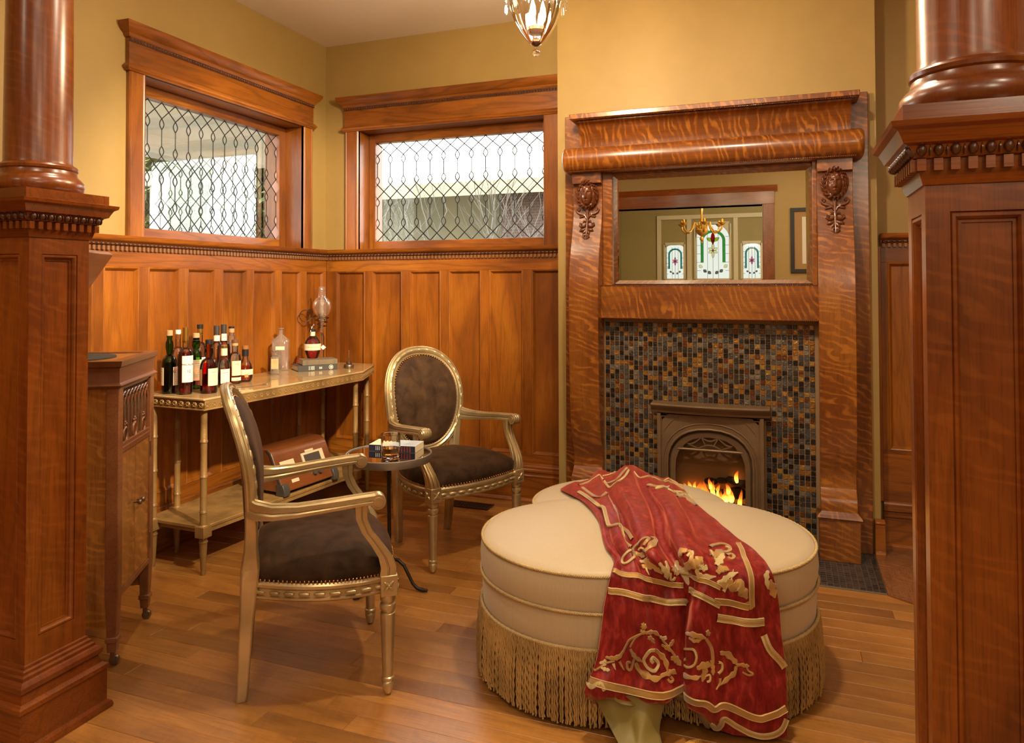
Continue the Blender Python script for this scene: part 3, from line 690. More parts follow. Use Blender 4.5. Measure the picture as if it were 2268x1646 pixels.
# ================================================================== COLUMNS
def pillar(cx_, cy_, zo, label, hw=.1):
    t = empty('pedestal_column', (cx_, cy_, 0)); tag(t, label, 'column', 'columns on panelled pedestals')
    zt = 1.520 + zo
    build('pedestal_core', MB().box(-hw + .03, hw - .03, -hw + .03, hw - .03, 0, zt + .1), COLZ, t, 0, 0)
    face = None
    fr_ = [(0, 0), (.040, 0), (.0405, -.004), (.044, -.001), (.049, -.001), (.053, -.006), (.055, -.012), (.060, -.012), (.0605, -.016), (.066, -.016)]
    fo = MB(); L = []
    for i, (ins_, d) in enumerate(fr_):
        iz = ins_ if ins_ < .001 else ins_ + .016
        L.append([(-hw + ins_, -hw - d, .20 + iz + (0 if ins_ < .001 else .055)), (hw - ins_, -hw - d, .20 + iz + (0 if ins_ < .001 else .055)), (hw - ins_, -hw - d, zt - iz), (-hw + ins_, -hw - d, zt - iz)])
    fo.surf(L, False, True); n = len(fo.v); fo.f.append((n - 4, n - 3, n - 2, n - 1))
    face = build('pedestal_panel', fo, COLZ, t, 0, 20)
    for k in range(1, 4): inst(face, t, None, (0, 0, k * math.pi / 2))
    sq = [Vector((hw, -hw, 0)), Vector((hw, hw, 0)), Vector((-hw, hw, 0)), Vector((-hw, -hw, 0))]
    def loop(nm, prof, mat=COLX): return build(nm, MB().sweep(prof, sq, True), mat, t, 0, 28)
    loop('base_moulding', [(-.03, 0), (.056, 0), (.058, .010), (.054, .020), (.046, .026), (.044, .028), (.044, .125), (.050, .130), (.048, .142), (.034, .150), (.026, .172), (.034, .180), (.036, .195), (.028, .204), (.020, .207), (.020, .216), (.013, .220), (.012, .228), (.006, .232), (.005, .240), (0, .243), (-.03, .243)])
    z = zt
    loop('cap_moulding', [(-.03, z - .006), (.004, z - .006), (.008, z + .006), (.011, z + .018), (.012, z + .040), (.020, z + .042), (.022, z + .050), (.030, z + .064), (.040, z + .068), (.044, z + .078), (.050, z + .090), (.060, z + .096), (.062, z + .106), (.040, z + .110), (.040, z + .138), (-.03, z + .138)])
    dm = MB(); em_ = MB(); nd = 9
    for k in range(4):
        M = Matrix.Rotation(k * math.pi / 2, 4, 'Z'); W_ = hw + .022
        for i in range(nd):
            u = -W_ + (i + .5) * 2 * W_ / nd; q = 2 * W_ / nd
            b0 = MB().box(u - q * .27, u + q * .27, -hw - .024, -hw - .008, z + .018, z + .040); dm.add([M @ Vector(p) for p in b0.v], b0.f)
            s0 = MB().sphere((u, -hw - .027, z + .055), 1, 5, 8, (q * .33, .010, .0115)); em_.add([M @ Vector(p) for p in s0.v], s0.f)
            s1 = MB().sphere((u + q * .5, -hw - .024, z + .055), 1, 4, 6, (q * .08, .009, .0115)); em_.add([M @ Vector(p) for p in s1.v], s1.f)
    build('dentil_band', dm, COLX, t, 0, 0); build('egg_band', em_, TRIMD, t, 0, 60)
    zb = z + .138; r0 = .093
    pr_ = [(.118, zb), (.124, zb + .006), (.129, zb + .020), (.127, zb + .036), (.118, zb + .048), (.112, zb + .052), (.108, zb + .060), (.106, zb + .070), (.110, zb + .074), (.111, zb + .082), (.106, zb + .088), (r0 + .004, zb + .092)]
    build('column_base', MB().lathe(pr_, 48), COLZ, t, 0, 30)
    sh_ = [(r0 + .004, zb + .09)] + [(r0 + .002 - .012 * (i / 10) ** 1.6, zb + .10 + i * (ZC - zb - .16) / 10) for i in range(11)] + [(r0 + .02, ZC - .05), (r0 + .03, ZC - .001)]
    build('column_shaft', MB().lathe(sh_, 48), COLZ, t, 0, 40)
    return t
pillar(-2.220, 1.632, 0, 'oak column on a panelled pedestal beside the phonograph cabinet')
pillar(.242 + .1, 1.632, .036, 'oak column on a panelled pedestal on the fireplace side of the opening')
# ================================================================== ARMCHAIRS
def loft(secs, caps=True):
    mb = MB(); n = len(secs[0]); mb.surf(secs, False, True)
    if caps: mb.f.append(tuple(range(n))); mb.f.append(tuple(len(mb.v) - 1 - i for i in range(n)))
    return mb
def rect(c, hx, hy, ch=.25):
    """chamfered rectangle in the local x-y plane at c"""
    a, b_ = hx * (1 - ch), hy * (1 - ch); x, y_, z = c
    return [Vector((x + p, y_ + q, z)) for p, q in ((a, -hy), (hx, -b_), (hx, b_), (a, hy), (-a, hy), (-hx, b_), (-hx, -b_), (-a, -hy))]
def bez(p0, p1, p2, n):
    return [tuple((1 - t) ** 2 * a + 2 * t * (1 - t) * b_ + t * t * c for a, b_, c in zip(p0, p1, p2)) for t in [i / n for i in range(n)]]
def seat_path(n=10, off=0.0):
    P = bez((.240, -.265), (.332, 0), (.240, .265), n) + bez((.240, .265), (.05, .335), (-.195, .185), n) + bez((-.195, .185), (-.245, 0), (-.195, -.185), n) + bez((-.195, -.185), (.05, -.335), (.240, -.265), n)
    if off:
        Q = []; k = len(P)
        for i in range(k):
            a, b_ = P[i - 1], P[(i + 1) % k]; tx, ty = b_[0] - a[0], b_[1] - a[1]; l = math.hypot(tx, ty); Q.append((P[i][0] + ty / l * off, P[i][1] - tx / l * off))
        P = Q
    return P
def ribbon(mb, P, U, step, r, L):
    """row of little carved bars along a path"""
    d = 0; acc = 0
    for i in range(len(P) - 1):
        a, b_ = Vector(P[i]), Vector(P[i + 1]); seg = (b_ - a).length
        while acc <= seg:
            t = (b_ - a).normalized(); c = a + t * acc; o_ = t.cross(U[i]).normalized()
            build('ribbon_bar', MB().tube([c - t * L / 2 - o_ * r * .5, c - t * L * .3, c + t * L * .3, c + t * L / 2 + o_ * r * .5], [r * .5, r, r, r * .5], 6), GILT, mb, 0, 60); acc += step
        acc -= seg
def armchair():
    t = empty('armchair')
    # legs and corner blocks
    lp = [(.004, .0), (.011, .004), (.0145, .012), (.019, .026), (.021, .036), (.0205, .044), (.017, .048), (.0215, .052), (.0215, .060), (.0175, .063), (.018, .075), (.0245, .262), (.0245, .272), (.018, .276), (.0255, .284), (.027, .294), (.0255, .302), (.019, .306), (.026, .316), (.026, .334)]
    for s in (-1, 1):
        mb = MB(); n = 32; G = []
        for r_, z_ in lp:
            row = []
            for j in range(n):
                a = 2 * math.pi * j / n; rr = r_ * (1 - (.10 if (j % 4 == 0 and .08 < z_ < .265) else 0)); row.append((.240 + rr * math.cos(a), s * .265 + rr * math.sin(a), z_))
            G.append(row)
        # extra rings so that the flutes start and stop sharply
        mb.surf(G, False, True); mb.f.append(tuple(range(n))); leg = build('front_leg', mb, GILT, t, 0, 40)
        build('leg_block', MB().box(.240 - .027, .240 + .030, s * .265 - .029, s * .265 + .029, .333, .402), GILT, leg, .003)
        ro = MB()
        for dx, dy, ax in ((.031, 0, 0), (0, s * .030, 1)):
            c = Vector((.240 + dx, s * .265 + dy, .368))
            for k in range(4):
                a = math.pi / 4 + k * math.pi / 2; v = Vector((0, math.cos(a), math.sin(a))) if ax == 0 else Vector((math.cos(a), 0, math.sin(a)))
                ro.tube([c, c + v * .010, c + v * .022], [.003, .0065, .002], 6)
            ro.sphere(c, .0055)
        build('rosette', ro, GILT, leg, 0, 60)
        secs = [rect((-.226, s * .160, 0), .017, .017), rect((-.222, s * .161, .02), .0185, .018), rect((-.212, s * .172, .22), .022, .021), rect((-.204, s * .180, .34), .026, .023), rect((-.200, s * .183, .40), .029, .024), rect((-.198, s * .185, .44), .030, .024), rect((-.196, s * .190, .50), .022, .022), rect((-.195, s * .198, .56), .020, .021), rect((-.196, s * .208, .63), .018, .020)]
        build('back_leg', loft(secs), GILT, t, .002, 40)
    # seat rail
    P = [(x, y_, 0) for x, y_ in seat_path(12)]
    prof = [(-.032, .338), (-.002, .338), (.003, .343), (.003, .349), (-.003, .352), (-.004, .372), (-.001, .375), (.003, .379), (.003, .388), (-.004, .396), (-.032, .398)]
    srail = build('seat_rail', MB().sweep(prof, P, True), GILT, t, 0, 30)
    Q = [(x, y_, .362) for x, y_ in seat_path(12, -.001)]; ribbon(srail, Q + [Q[0]], [Vector((0, 0, 1))] * (len(Q) + 1), .050, .0075, .034)
    # seat cushion
    out = seat_path(12, -.006); cx_ = .02; mb = MB(); G = []
    for k, (s_, z_) in enumerate([(1.0, .396), (1.012, .412), (1.008, .428), (.985, .444), (.94, .458), (.86, .472), (.72, .487), (.52, .498), (.28, .504), (.06, .506)]):
        G.append([(cx_ + (x - cx_) * s_, y_ * s_, z_) for x, y_ in out])
    mb.surf(G, False, True); n = len(out); mb.f.append(tuple(len(mb.v) - n + i for i in range(n)))
    build('seat_cushion', mb, MOHAIR, t, 0, 80)
    nm = MB(); Q = seat_path(34, .000)
    for x, y_ in Q: nm.sphere((x, y_, .402), .0046, 4, 6)
    build('nail_trim', nm, BRASS, t, 0, 80)
    # oval back
    def bp(y_, z_): return Vector((-.180 - .05 * (z_ - .46) - .018 * (1 - (y_ / .24) ** 2) - .47 * max(0, z_ - .72) ** 1.6, y_, z_))
    HW, HH, ZC_ = .222, .262, .735
    def oval(k, s=1.0):
        a = 2 * math.pi * k; c, sn = math.cos(a), math.sin(a)
        ex = 2 / 2.25; y_ = HW * s * math.copysign(abs(c) ** ex, c) * (1 + .07 * sn); z_ = ZC_ + HH * s * math.copysign(abs(sn) ** ex, sn); return y_, z_
    N = 56; U = Vector((.98, 0, .16)).normalized(); P = [bp(*oval(k / N)) for k in range(N)]
    prof = [(-.024, -.020), (.022, -.020), (.027, -.014), (.0275, -.009), (.0245, -.007), (.0245, -.005), (.0275, -.003), (.027, .005), (.021, .010), (.017, .004), (.015, .004), (.013, .012), (.004, .018), (-.005, .013), (-.007, .004), (-.009, .004), (-.012, .012), (-.020, .009), (-.024, .0)]
    bframe = build('back_frame', MB().sweep(prof, P, True, U), GILT, t, 0, 28)
    ribbon(bframe, [p + U * .0135 for p in [bp(*oval(k / N, 1.022)) for k in range(N)]], [U] * N, .050, .0062, .034)
    def pad(sg, d0, d1):
        mb = MB(); G = []
        for s_, d in ((.90, d0), (.885, d0 + (d1 - d0) * .45), (.82, d0 + (d1 - d0) * .75), (.66, d0 + (d1 - d0) * .92), (.40, d1), (.04, d1)):
            G.append([bp(*oval(k / N, s_)) + U * (sg * d) for k in range(N)])
        mb.surf(G, False, True); n = len(mb.v); mb.f.append(tuple(n - N + i for i in range(N))); return mb
    build('back_cushion', pad(1, .002, .040), MOHAIR, t, 0, 80); build('back_lining', pad(-1, .010, .024), MOHAIR, t, 0, 80)
    nm = MB()
    for k in range(92): nm.sphere(bp(*oval(k / 92, .905)) + U * .010, .0042, 4, 6)
    build('nail_trim', nm, BRASS, t, 0, 80)
    # arms
    for s in (-1, 1):
        path = [(-.205, .214, .648, .020, .034), (-.180, .232, .640, .021, .030), (-.13, .254, .636, .022, .024), (-.05, .273, .640, .023, .019), (.05, .283, .650, .0235, .017), (.15, .286, .659, .024, .016), (.200, .286, .662, .024, .016)]
        secs = []
        for x, y_, z_, hw, hh in path:
            secs.append([Vector((x, s * y_ + q * hw, z_ + p * hh)) for q, p in ((-1, -1), (1, -1), (1.05, -.45), (.88, -.2), (1.05, 0), (1, .75), (.80, .98), (.60, .50), (.50, .50), (.36, 1.0), (0, 1.15), (-.36, 1.0), (-.50, .50), (-.60, .50), (-.80, .98), (-1, .75), (-1.05, 0), (-.88, -.2), (-1.05, -.45))])
        arm = build('armrest', loft(secs), GILT, t, 0, 26)
        sc = MB().lathe([(.001, -.027), (.016, -.027), (.017, -.024), (.0245, -.024), (.0265, -.018), (.0265, -.009), (.0235, -.006), (.0265, -.003), (.0265, .003), (.0235, .006), (.0265, .009), (.0265, .018), (.0245, .024), (.017, .024), (.016, .027), (.001, .027)], 20, (.203, s * .286, .652), Matrix.Rotation(R(90), 3, 'X'))
        build('arm_scroll', sc, GILT, arm, 0, 40)
        path = [(.238, .265, .400, .027, .025), (.240, .270, .428, .026, .024), (.228, .277, .465, .022, .021), (.200, .284, .510, .019, .019), (.168, .287, .555, .018, .018), (.150, .287, .600, .0185, .018), (.150, .286, .650, .021, .020)]
        secs = []
        for x, y_, z_, hx, hy in path:
            secs.append([Vector((x + p * hx, s * y_ + q * hy, z_)) for p, q in ((.92, -1), (1, -.72), (.68, -.55), (.68, -.46), (1.02, -.28), (1.1, 0), (1.02, .28), (.68, .46), (.68, .55), (1, .72), (.92, 1), (.15, 1.04), (.05, .84), (-.05, .84), (-.15, 1.04), (-1, 1), (-1, -1), (-.15, -1.04), (-.05, -.84), (.05, -.84), (.15, -1.04))])
        build('arm_post', loft(secs), GILT, t, 0, 26)
    return t
def copy_tree(o, parent=None):
    c = o.copy(); COL.objects.link(c); c.parent = parent
    for ch in list(o.children): copy_tree(ch, c)
    return c
chA = armchair(); tag(chA, 'gilt oval-back armchair in brown mohair between the phonograph cabinet and the ottoman', 'armchair', 'gilt armchairs by the side table')
chA.location = (-1.612, 2.222, 0); chA.rotation_euler = (0, 0, R(37.8))
chB = copy_tree(chA); tag(chB, 'gilt oval-back armchair in brown mohair facing out from the back wainscot', 'armchair', 'gilt armchairs by the side table')
chB.location = (-1.668, 3.474, 0); chB.rotation_euler = (0, 0, R(-28.0))
# ================================================================== SIDE TABLE
TC = (-1.690, 2.905)
st = empty('side_table', (TC[0], TC[1], 0)); tag(st, 'round wrought iron side table with mirrored top between the two armchairs', 'side table')
ZT = .603
build('tray_rim', MB().lathe([(.180, ZT - .030), (.192, ZT - .030), (.194, ZT - .026), (.194, ZT + .003), (.191, ZT + .005), (.187, ZT + .004), (.186, ZT - .002), (.180, ZT - .002)], 64, cap=False), plain('galvanised_rim', (.34, .31, .27, 1), .42, .8, var=.3), st, 0, 30)
build('tray_base', MB().lathe([(.002, ZT - .028), (.184, ZT - .028), (.184, ZT - .010), (.002, ZT - .010)], 48), IRON, st, 0, 30)
build('mirror_top', MB().lathe([(.0015, ZT - .004), (.1865, ZT - .004), (.1865, ZT), (.0015, ZT)], 64), plain('antiqued_mirror', (.62, .58, .48, 1), .03, 1, var=.10), st, 0, 30)
build('pole', MB().tube([(0, 0, .10), (.002, .001, .25), (0, 0, .42), (-.001, 0, ZT - .03)], [.009, .0085, .0085, .009], 10), IRON, st, 0, 60)
for k, a in enumerate((R(4), R(-113), R(125))):
    c, s_ = math.cos(a), math.sin(a)
    P = [(0, .112), (.018, .128), (.045, .130), (.075, .108), (.098, .068), (.118, .032), (.140, .014), (.165, .010), (.188, .010)]
    build('leg', MB().tube([(c * r_, s_ * r_, z_) for r_, z_ in P], [.008, .008, .008, .0075, .0075, .007, .008, .009, .006], 8), IRON, st, 0, 60)
# book and tumbler on it
def M3(loc, rz): return Matrix.Translation(loc) @ Matrix.Rotation(rz, 4, 'Z')
def book(name, loc, rz, L, D, T, cover, label, group=None, marks=None, soft=False):
    """spine along local x at y = 0, pages toward +y"""
    b_ = empty(name, loc, rz); tag(b_, label, 'book', group); c = .0012 if soft else .0025; o_ = 0 if soft else .003
    cv = MB().box(0, L, 0, D, 0, c).box(0, L, 0, D, T - c, T).box(0, L, -.0012, c, 0, T); build('cover', cv, cover, b_, .0006, 0)
    build('page_block', MB().box(o_, L - o_, c, D - o_, c, T - c), plain('page_edges', (.62, .50, .33, 1), .8, bump=.2, bscale=900) if not soft else PAPER, b_, 0, 0)
    for m_ in (marks or []):
        mk, mt = m_; build('cover_print', mk, mt, b_, 0, 0)['kind'] = 'stuff'
    return b_
mk = MB(); [mk.box(.085, .135 + .025 * ((i * 7) % 3), .018 + i * .011, .0225 + i * .011, .0301, .0303) for i in range(9)]
[mk.box(.160, .212, .016 + i * .012, .020 + i * .012, .0301, .0303) for i in range(8)]
sp = MB(); [sp.box(.034 + i * .008, .036 + i * .008, -.0018, -.0013, .006, .024) for i in range(3)]
sr = MB(); [sr.box(.130 + i * .013, .137 + i * .013, -.0018, -.0013, .003, .027) for i in range(6)]
BLUEC = plain('pale_blue_book_cover', (.60, .65, .68, 1), .4); NAVY = plain('navy_book_spine', (.012, .012, .035, 1), .45)
bk = book('paperback_book', (-1.800, 2.915, ZT + .0006), R(8.5), .223, .118, .030, BLUEC, 'pale blue covered book lying on the mirrored side table', None,
          [(MB().box(0, .223, -.0016, -.0012, .0004, .0296), NAVY), (mk, plain('pale_cover_print', (.44, .50, .56, 1), .5)), (sp, LABELW), (sr, plain('maroon_spine_print', (.16, .03, .03, 1), .5)), (MB().box(0, .078, .0, .118, .0300, .0302), PAPER)], True)
tum = empty('whisky_tumbler', (-1.636, 2.828, ZT + .0005)); tag(tum, 'cut glass tumbler of amber whisky on the mirrored side table', 'glass')
GLASS, nt, b = newmat('clear_crystal'); b.inputs['Transmission Weight'].default_value = 1; b.inputs['Roughness'].default_value = 0; b.inputs['IOR'].default_value = 1.5; b.inputs['Base Color'].default_value = (1, 1, 1, 1)
mb = MB(); n = 48; G = []
for q, (r_, z_) in enumerate([(.001, .0), (.037, 0), (.0405, .004), (.0415, .010), (.0425, .082), (.0428, .088), (.0432, .105), (.0420, .1065), (.0405, .105), (.0395, .080), (.0382, .022), (.035, .017), (.001, .0165)]):
    G.append([((r_ - (.0011 if 3 <= q <= 4 and j % 3 == 0 else 0)) * math.cos(2 * math.pi * j / n), (r_ - (.0011 if 3 <= q <= 4 and j % 3 == 0 else 0)) * math.sin(2 * math.pi * j / n), z_) for j in range(n)])
mb.surf(G, False, True, True); build('glass_body', mb, GLASS, tum, 0, 30)
WHISKY, nt, b = newmat('whisky'); b.inputs['Transmission Weight'].default_value = 1; b.inputs['Roughness'].default_value = 0; b.inputs['IOR'].default_value = 1.36; b.inputs['Base Color'].default_value = (.93, .42, .06, 1)
build('whisky', MB().lathe([(.001, .0168), (.0348, .0172), (.0379, .0222), (.0384, .047), (.001, .0470)], 40), WHISKY, tum, 0, 30)
# ================================================================== OTTOMAN
OC = Vector((-.530, 2.775, 0)); OA = R(-129)
def ott_r(a): return .448 + .170 * abs(math.cos(1.5 * (a - OA))) ** .85
def ott(a, k=1.0, d=0.0):
    r_ = ott_r(a) * k + d; return Vector((OC.x + r_ * math.cos(a), OC.y + r_ * math.sin(a), 0))
ot = empty('ottoman', (0, 0, 0)); tag(ot, 'large clover-shaped cream ottoman with rope cords and long bullion fringe', 'ottoman')
CREAM, nt, b = newmat('cream_sateen'); g = NG(nt); tc = g.n('ShaderNodeTexCoord').outputs['Object']
g.l(g.mix(g.noise(g.map(tc, (260, 260, 3)), 1, 2), (.50, .39, .235, 1), (.60, .475, .30, 1)), b.inputs['Base Color']); b.inputs['Roughness'].default_value = .5; b.inputs['Sheen Weight'].default_value = .25
g.bump(g.noise(g.map(tc, (420, 420, 25)), 1, 2), .10, b, .002)
NA = 160
def dome(s_):  # height of the padded top at relative radius s_
    return .462 + .066 * (1 - s_ ** 2.6) if s_ < 1 else .462
mb = MB(); G = []
AN = [2 * math.pi * i / NA for i in range(NA)]
for s_, z_ in [(1.0, .350), (1.012, .375), (1.016, .405), (1.012, .435), (1.0, .458), (.985, .470)] + [(q, dome(q) + .004) for q in (.95, .9, .82, .72, .6, .46, .3, .15, .02)]:
    G.append([ott(a, s_) + Vector((0, 0, z_)) for a in AN])
mb.surf(G, False, True); mb.f.append(tuple(len(mb.v) - NA + i for i in range(NA))); build('cushion', mb, CREAM, ot, 0, 60)
mb = MB(); G = [[ott(a, s_) + Vector((0, 0, z_)) for a in AN] for s_, z_ in [(.97, .03), (.97, .10), (.985, .225), (1.0, .240), (1.004, .29), (1.0, .352), (.9, .353)]]
mb.surf(G, False, True); build('skirt_band', mb, CREAM, ot, 0, 60)
ROPE = plain('gold_cream_rope', (.52, .37, .16, 1), .6, var=.15)
def rope(z_, k, rad=.0052, pitch=.021, name='rope_cord'):
    m = MB(); P = [ott(2 * math.pi * i / 720, k) + Vector((0, 0, z_)) for i in range(720)]; L = 0; st_ = [[], [], []]
    for i in range(720):
        t = (P[(i + 1) % 720] - P[i - 1]).normalized(); o_ = t.cross(Vector((0, 0, 1))); L += (P[(i + 1) % 720] - P[i]).length
        for q in range(3):
            a = L / pitch * 2 * math.pi + q * 2.094; st_[q].append(P[i] + o_ * (math.cos(a) * rad * .62) + Vector((0, 0, math.sin(a) * rad * .62)))
    for q in range(3): m.tube(st_[q], rad * .62, 5, True)
    build(name, m, ROPE, ot, 0, 80)
rope(.462, 1.004); rope(.349, 1.012); rope(.238, 1.010, .0058)
FRG = plain('antique_gold_bullion', (.40, .245, .085, 1), .5, 0, var=.30)
fm = MB(); rf = random.Random(5); Ltot = 0; M_ = 1400; PP = [ott(2 * math.pi * i / M_, 1.0) for i in range(M_)]
acc = 0
for i in range(M_):
    a = PP[i]; b_ = PP[(i + 1) % M_]; acc += (b_ - a).length
    while acc > .0047:
        acc -= .0047
        o_ = (b_ - a).normalized().cross(Vector((0, 0, 1))); t = (b_ - a).normalized()
        ph = rf.random() * 6; zb = .010 + rf.random() * .014; sw = rf.uniform(-.004, .004); bow_ = rf.uniform(.004, .014)
        P = []; rr = []
        for k in range(24):
            q = k / 23; z_ = .236 + (zb - .236) * q; w = ph + q * 46
            P.append(a + o_ * (.010 + bow_ * math.sin(q * 2.2) + .0016 * math.cos(w)) + t * (sw * q + .0016 * math.sin(w)) + Vector((0, 0, z_))); rr.append(.0031 + .0007 * math.sin(w * 1.0))
        fm.tube(P, rr, 5, False, True)
o = build('bullion_fringe', fm, FRG, ot, 0, 80, fix=False); o['kind'] = 'stuff'
build('fringe_backing', MB().surf([[ott(a, .992) + Vector((0, 0, z_)) for a in AN] for z_ in (.236, .13, .03)], False, True), FRG, ot, 0, 60)
build('fringe_heading', MB().surf([[ott(a, 1.006, d) + Vector((0, 0, z_)) for a in AN] for d, z_ in ((0, .236), (.006, .232), (.008, .222), (.006, .206))], False, True), FRG, ot, 0, 60)
# ================================================================== CONSOLE TABLE
CON = empty('console_table', (0, 0, 0)); tag(CON, 'long gold painted faux bamboo console table with rosettes, standing along the wainscot', 'console table')
GOLDP = plain('worn_gold_paint', (.28, .160, .050, 1), .45, .25, var=.35, bump=.15, bscale=120)
TOPP = plain('glazed_gold_table_top', (.43, .29, .13, 1), .24, .1, var=.22, coat=.6)
TA, TB, TCc, TD, TH_ = (-2.553, 2.692), (-2.437, 3.880), (-2.588, 4.262), (-2.975, 4.262), (-2.975, 2.712)
TOPZ = .834
def poly_in(P, d):
    c = (sum(p[0] for p in P) / len(P), sum(p[1] for p in P) / len(P)); return [(p[0] + (c[0] - p[0]) * d, p[1] + (c[1] - p[1]) * d) for p in P]
TP = [TA, TB, TCc, TD, TH_]
idf = lambda u, v, w: (u, v, w)
build('table_top', MB().prism(TP, idf, TOPZ - .012, TOPZ), TOPP, CON, .004)
build('apron', MB().prism(poly_in(TP, .012), idf, TOPZ - .052, TOPZ - .012), GOLDP, CON, .002)
build('apron_bead', MB().prism(poly_in(TP, .004), idf, TOPZ - .058, TOPZ - .051), GOLDP, CON, .002)
rs = MB().lathe([(.002, .003), (.006, .0045), (.0075, .003), (.0095, .0035), (.0125, .003), (.014, 0)], 12, cap=False)
for k in range(6): a = k * math.pi / 3; rs.sphere((.0085 * math.cos(a), .0085 * math.sin(a), .0035), .0034, 4, 5)
rp = None
for (p, q) in ((TA, TB), (TB, TCc), (TH_, TA)):
    p, q = Vector((*p, 0)), Vector((*q, 0)); c = Vector((-2.78, 3.4, 0)); d = (q - p).normalized(); nrm = d.cross(Vector((0, 0, 1)));
    if nrm.dot(p - c) < 0: nrm = -nrm
    n = int((q - p).length / .042)
    for i in range(n):
        pos = p + d * ((i + .5) * (q - p).length / n) - nrm * .006 + Vector((0, 0, TOPZ - .032)); rot = nrm.to_track_quat('Z', 'Y').to_euler()
        if rp is None: rp = build('rosette', rs, GOLDP, CON, 0, 50); rp.location = pos; rp.rotation_euler = rot
        else: inst(rp, CON, pos, rot)
LEGS = [(-2.585, 2.728), (-2.895, 2.728), (-2.935, 2.915), (-2.478, 3.858), (-2.618, 4.212), (-2.935, 4.165), (-2.945, 3.925)]
lg = []
for z_ in (.785, .62, .455, .29): lg += [(.0158, z_), (.0150, z_ - .07), (.0160, z_ - .150), (.0190, z_ - .156), (.0170, z_ - .1585), (.0190, z_ - .161)]
lg = [q for q in lg if q[1] > .238] + [(.0165, .236), (.020, .232), (.016, .228)]
foot = [(.006, 0), (.010, .001), (.0115, .02), (.0185, .15), (.021, .153), (.021, .159), (.018, .161), (.019, .180)]
l0 = None
for q in LEGS:
    if l0 is None:
        l0 = build('leg', MB().lathe(lg[::-1], 14), GOLDP, CON, 0, 35); f0 = build('foot', MB().lathe(foot, 14), GOLDP, CON, 0, 35)
        b0 = build('corner_block', MB().box(-.027, .027, -.027, .027, .178, .232), GOLDP, CON, .002)
        for o in (l0, f0, b0): o.location = (*q, 0)
    else:
        for o in (l0, f0, b0): inst(o, CON, (*q, 0))
SP = [(-2.580, 2.722), (-2.470, 3.868), (-2.612, 4.220), (-2.950, 4.220), (-2.950, 2.730)]
build('lower_shelf', MB().prism(SP, idf, .212, .229), GOLDP, CON, .003)
build('shelf_apron', MB().prism(poly_in(SP, .015), idf, .192, .212), GOLDP, CON, .002)
# ------------------------------------------------------------------ writing
def text_mesh(s, size, align='CENTER'):
    cu_ = bpy.data.curves.new('lettering', 'FONT'); cu_.body = s; cu_.size = size; cu_.align_x = align; cu_.align_y = 'CENTER'; cu_.resolution_u = 2
    o = bpy.data.objects.new('lettering', cu_); COL.objects.link(o); dg = bpy.context.evaluated_depsgraph_get()
    me = bpy.data.meshes.new_from_object(o.evaluated_get(dg)); V = [tuple(v.co) for v in me.vertices]; F = [tuple(p.vertices) for p in me.polygons]
    bpy.data.objects.remove(o); bpy.data.curves.remove(cu_); bpy.data.meshes.remove(me); return V, F
def wrap_text(parent, s, size, r, ang, z, mat, sy=1.0):
    V, F = text_mesh(s, size)
    mb = MB().add([((r) * math.cos(ang + v[0] / r), (r) * math.sin(ang + v[0] / r), z + v[1] * sy) for v in V], F)
    return build('lettering', mb, mat, parent, 0, 0, fix=False)
# ------------------------------------------------------------------ bottles
GG_ = {}
def tint(name, c, refl=1.0):
    if name not in GG_: GG_[name] = glassy(name, (*c, 1), 1.5, .03, refl)
    return GG_[name]
CLEAR = milky('clear_bottle_glass', (.95, .95, .93, 1), (.85, .82, .76, 1), .003, 1.1, .03); EMPTYG = milky('empty_bottle_glass', (.95, .95, .93, 1), (.85, .82, .76, 1), .06, 2.2, .03); GREEN = tint('green_bottle_glass', (.22, .60, .10)); AMBER = tint('amber_bottle_glass', (.76, .36, .10))
RED = tint('deep_amber_liquid', (.80, .12, .030), .2); AMB2 = tint('amber_liquid', (.90, .55, .20), .2); DKGR = tint('dark_green_liquid', (.22, .30, .06), .3); RUBY = tint('ruby_bourbon', (.95, .17, .055), .2)
BRN = tint('brown_bourbon', (.84, .38, .11), .2)
CORK = plain('cork', (.50, .30, .14, 1), .8, var=.2); CAPB = plain('black_cap', (.015, .014, .015, 1), .4); CAPG = plain('gold_foil', (.55, .32, .06, 1), .3, .9); CAPS = plain('pewter_capsule', (.13, .12, .11, 1), .35, .7); CAPW = plain('brown_wood_stopper', (.16, .06, .025, 1), .45)
LPRINT = plain('label_brown_print', (.36, .24, .13, 1), .6)
def patch(r, a0, a1, z0, z1, n=10, t=.0008):
    mb = MB(); G = []
    for i in range(n + 1):
        a = a0 + (a1 - a0) * i / n; c, s = math.cos(a), math.sin(a); G.append([((r + d) * c, (r + d) * s, z) for d, z in ((0, z0), (t, z0), (t, z1), (0, z1))])
    mb.surf(G, False, True); return mb
CAMDIR = lambda x, y_: math.atan2(-y_, -x)
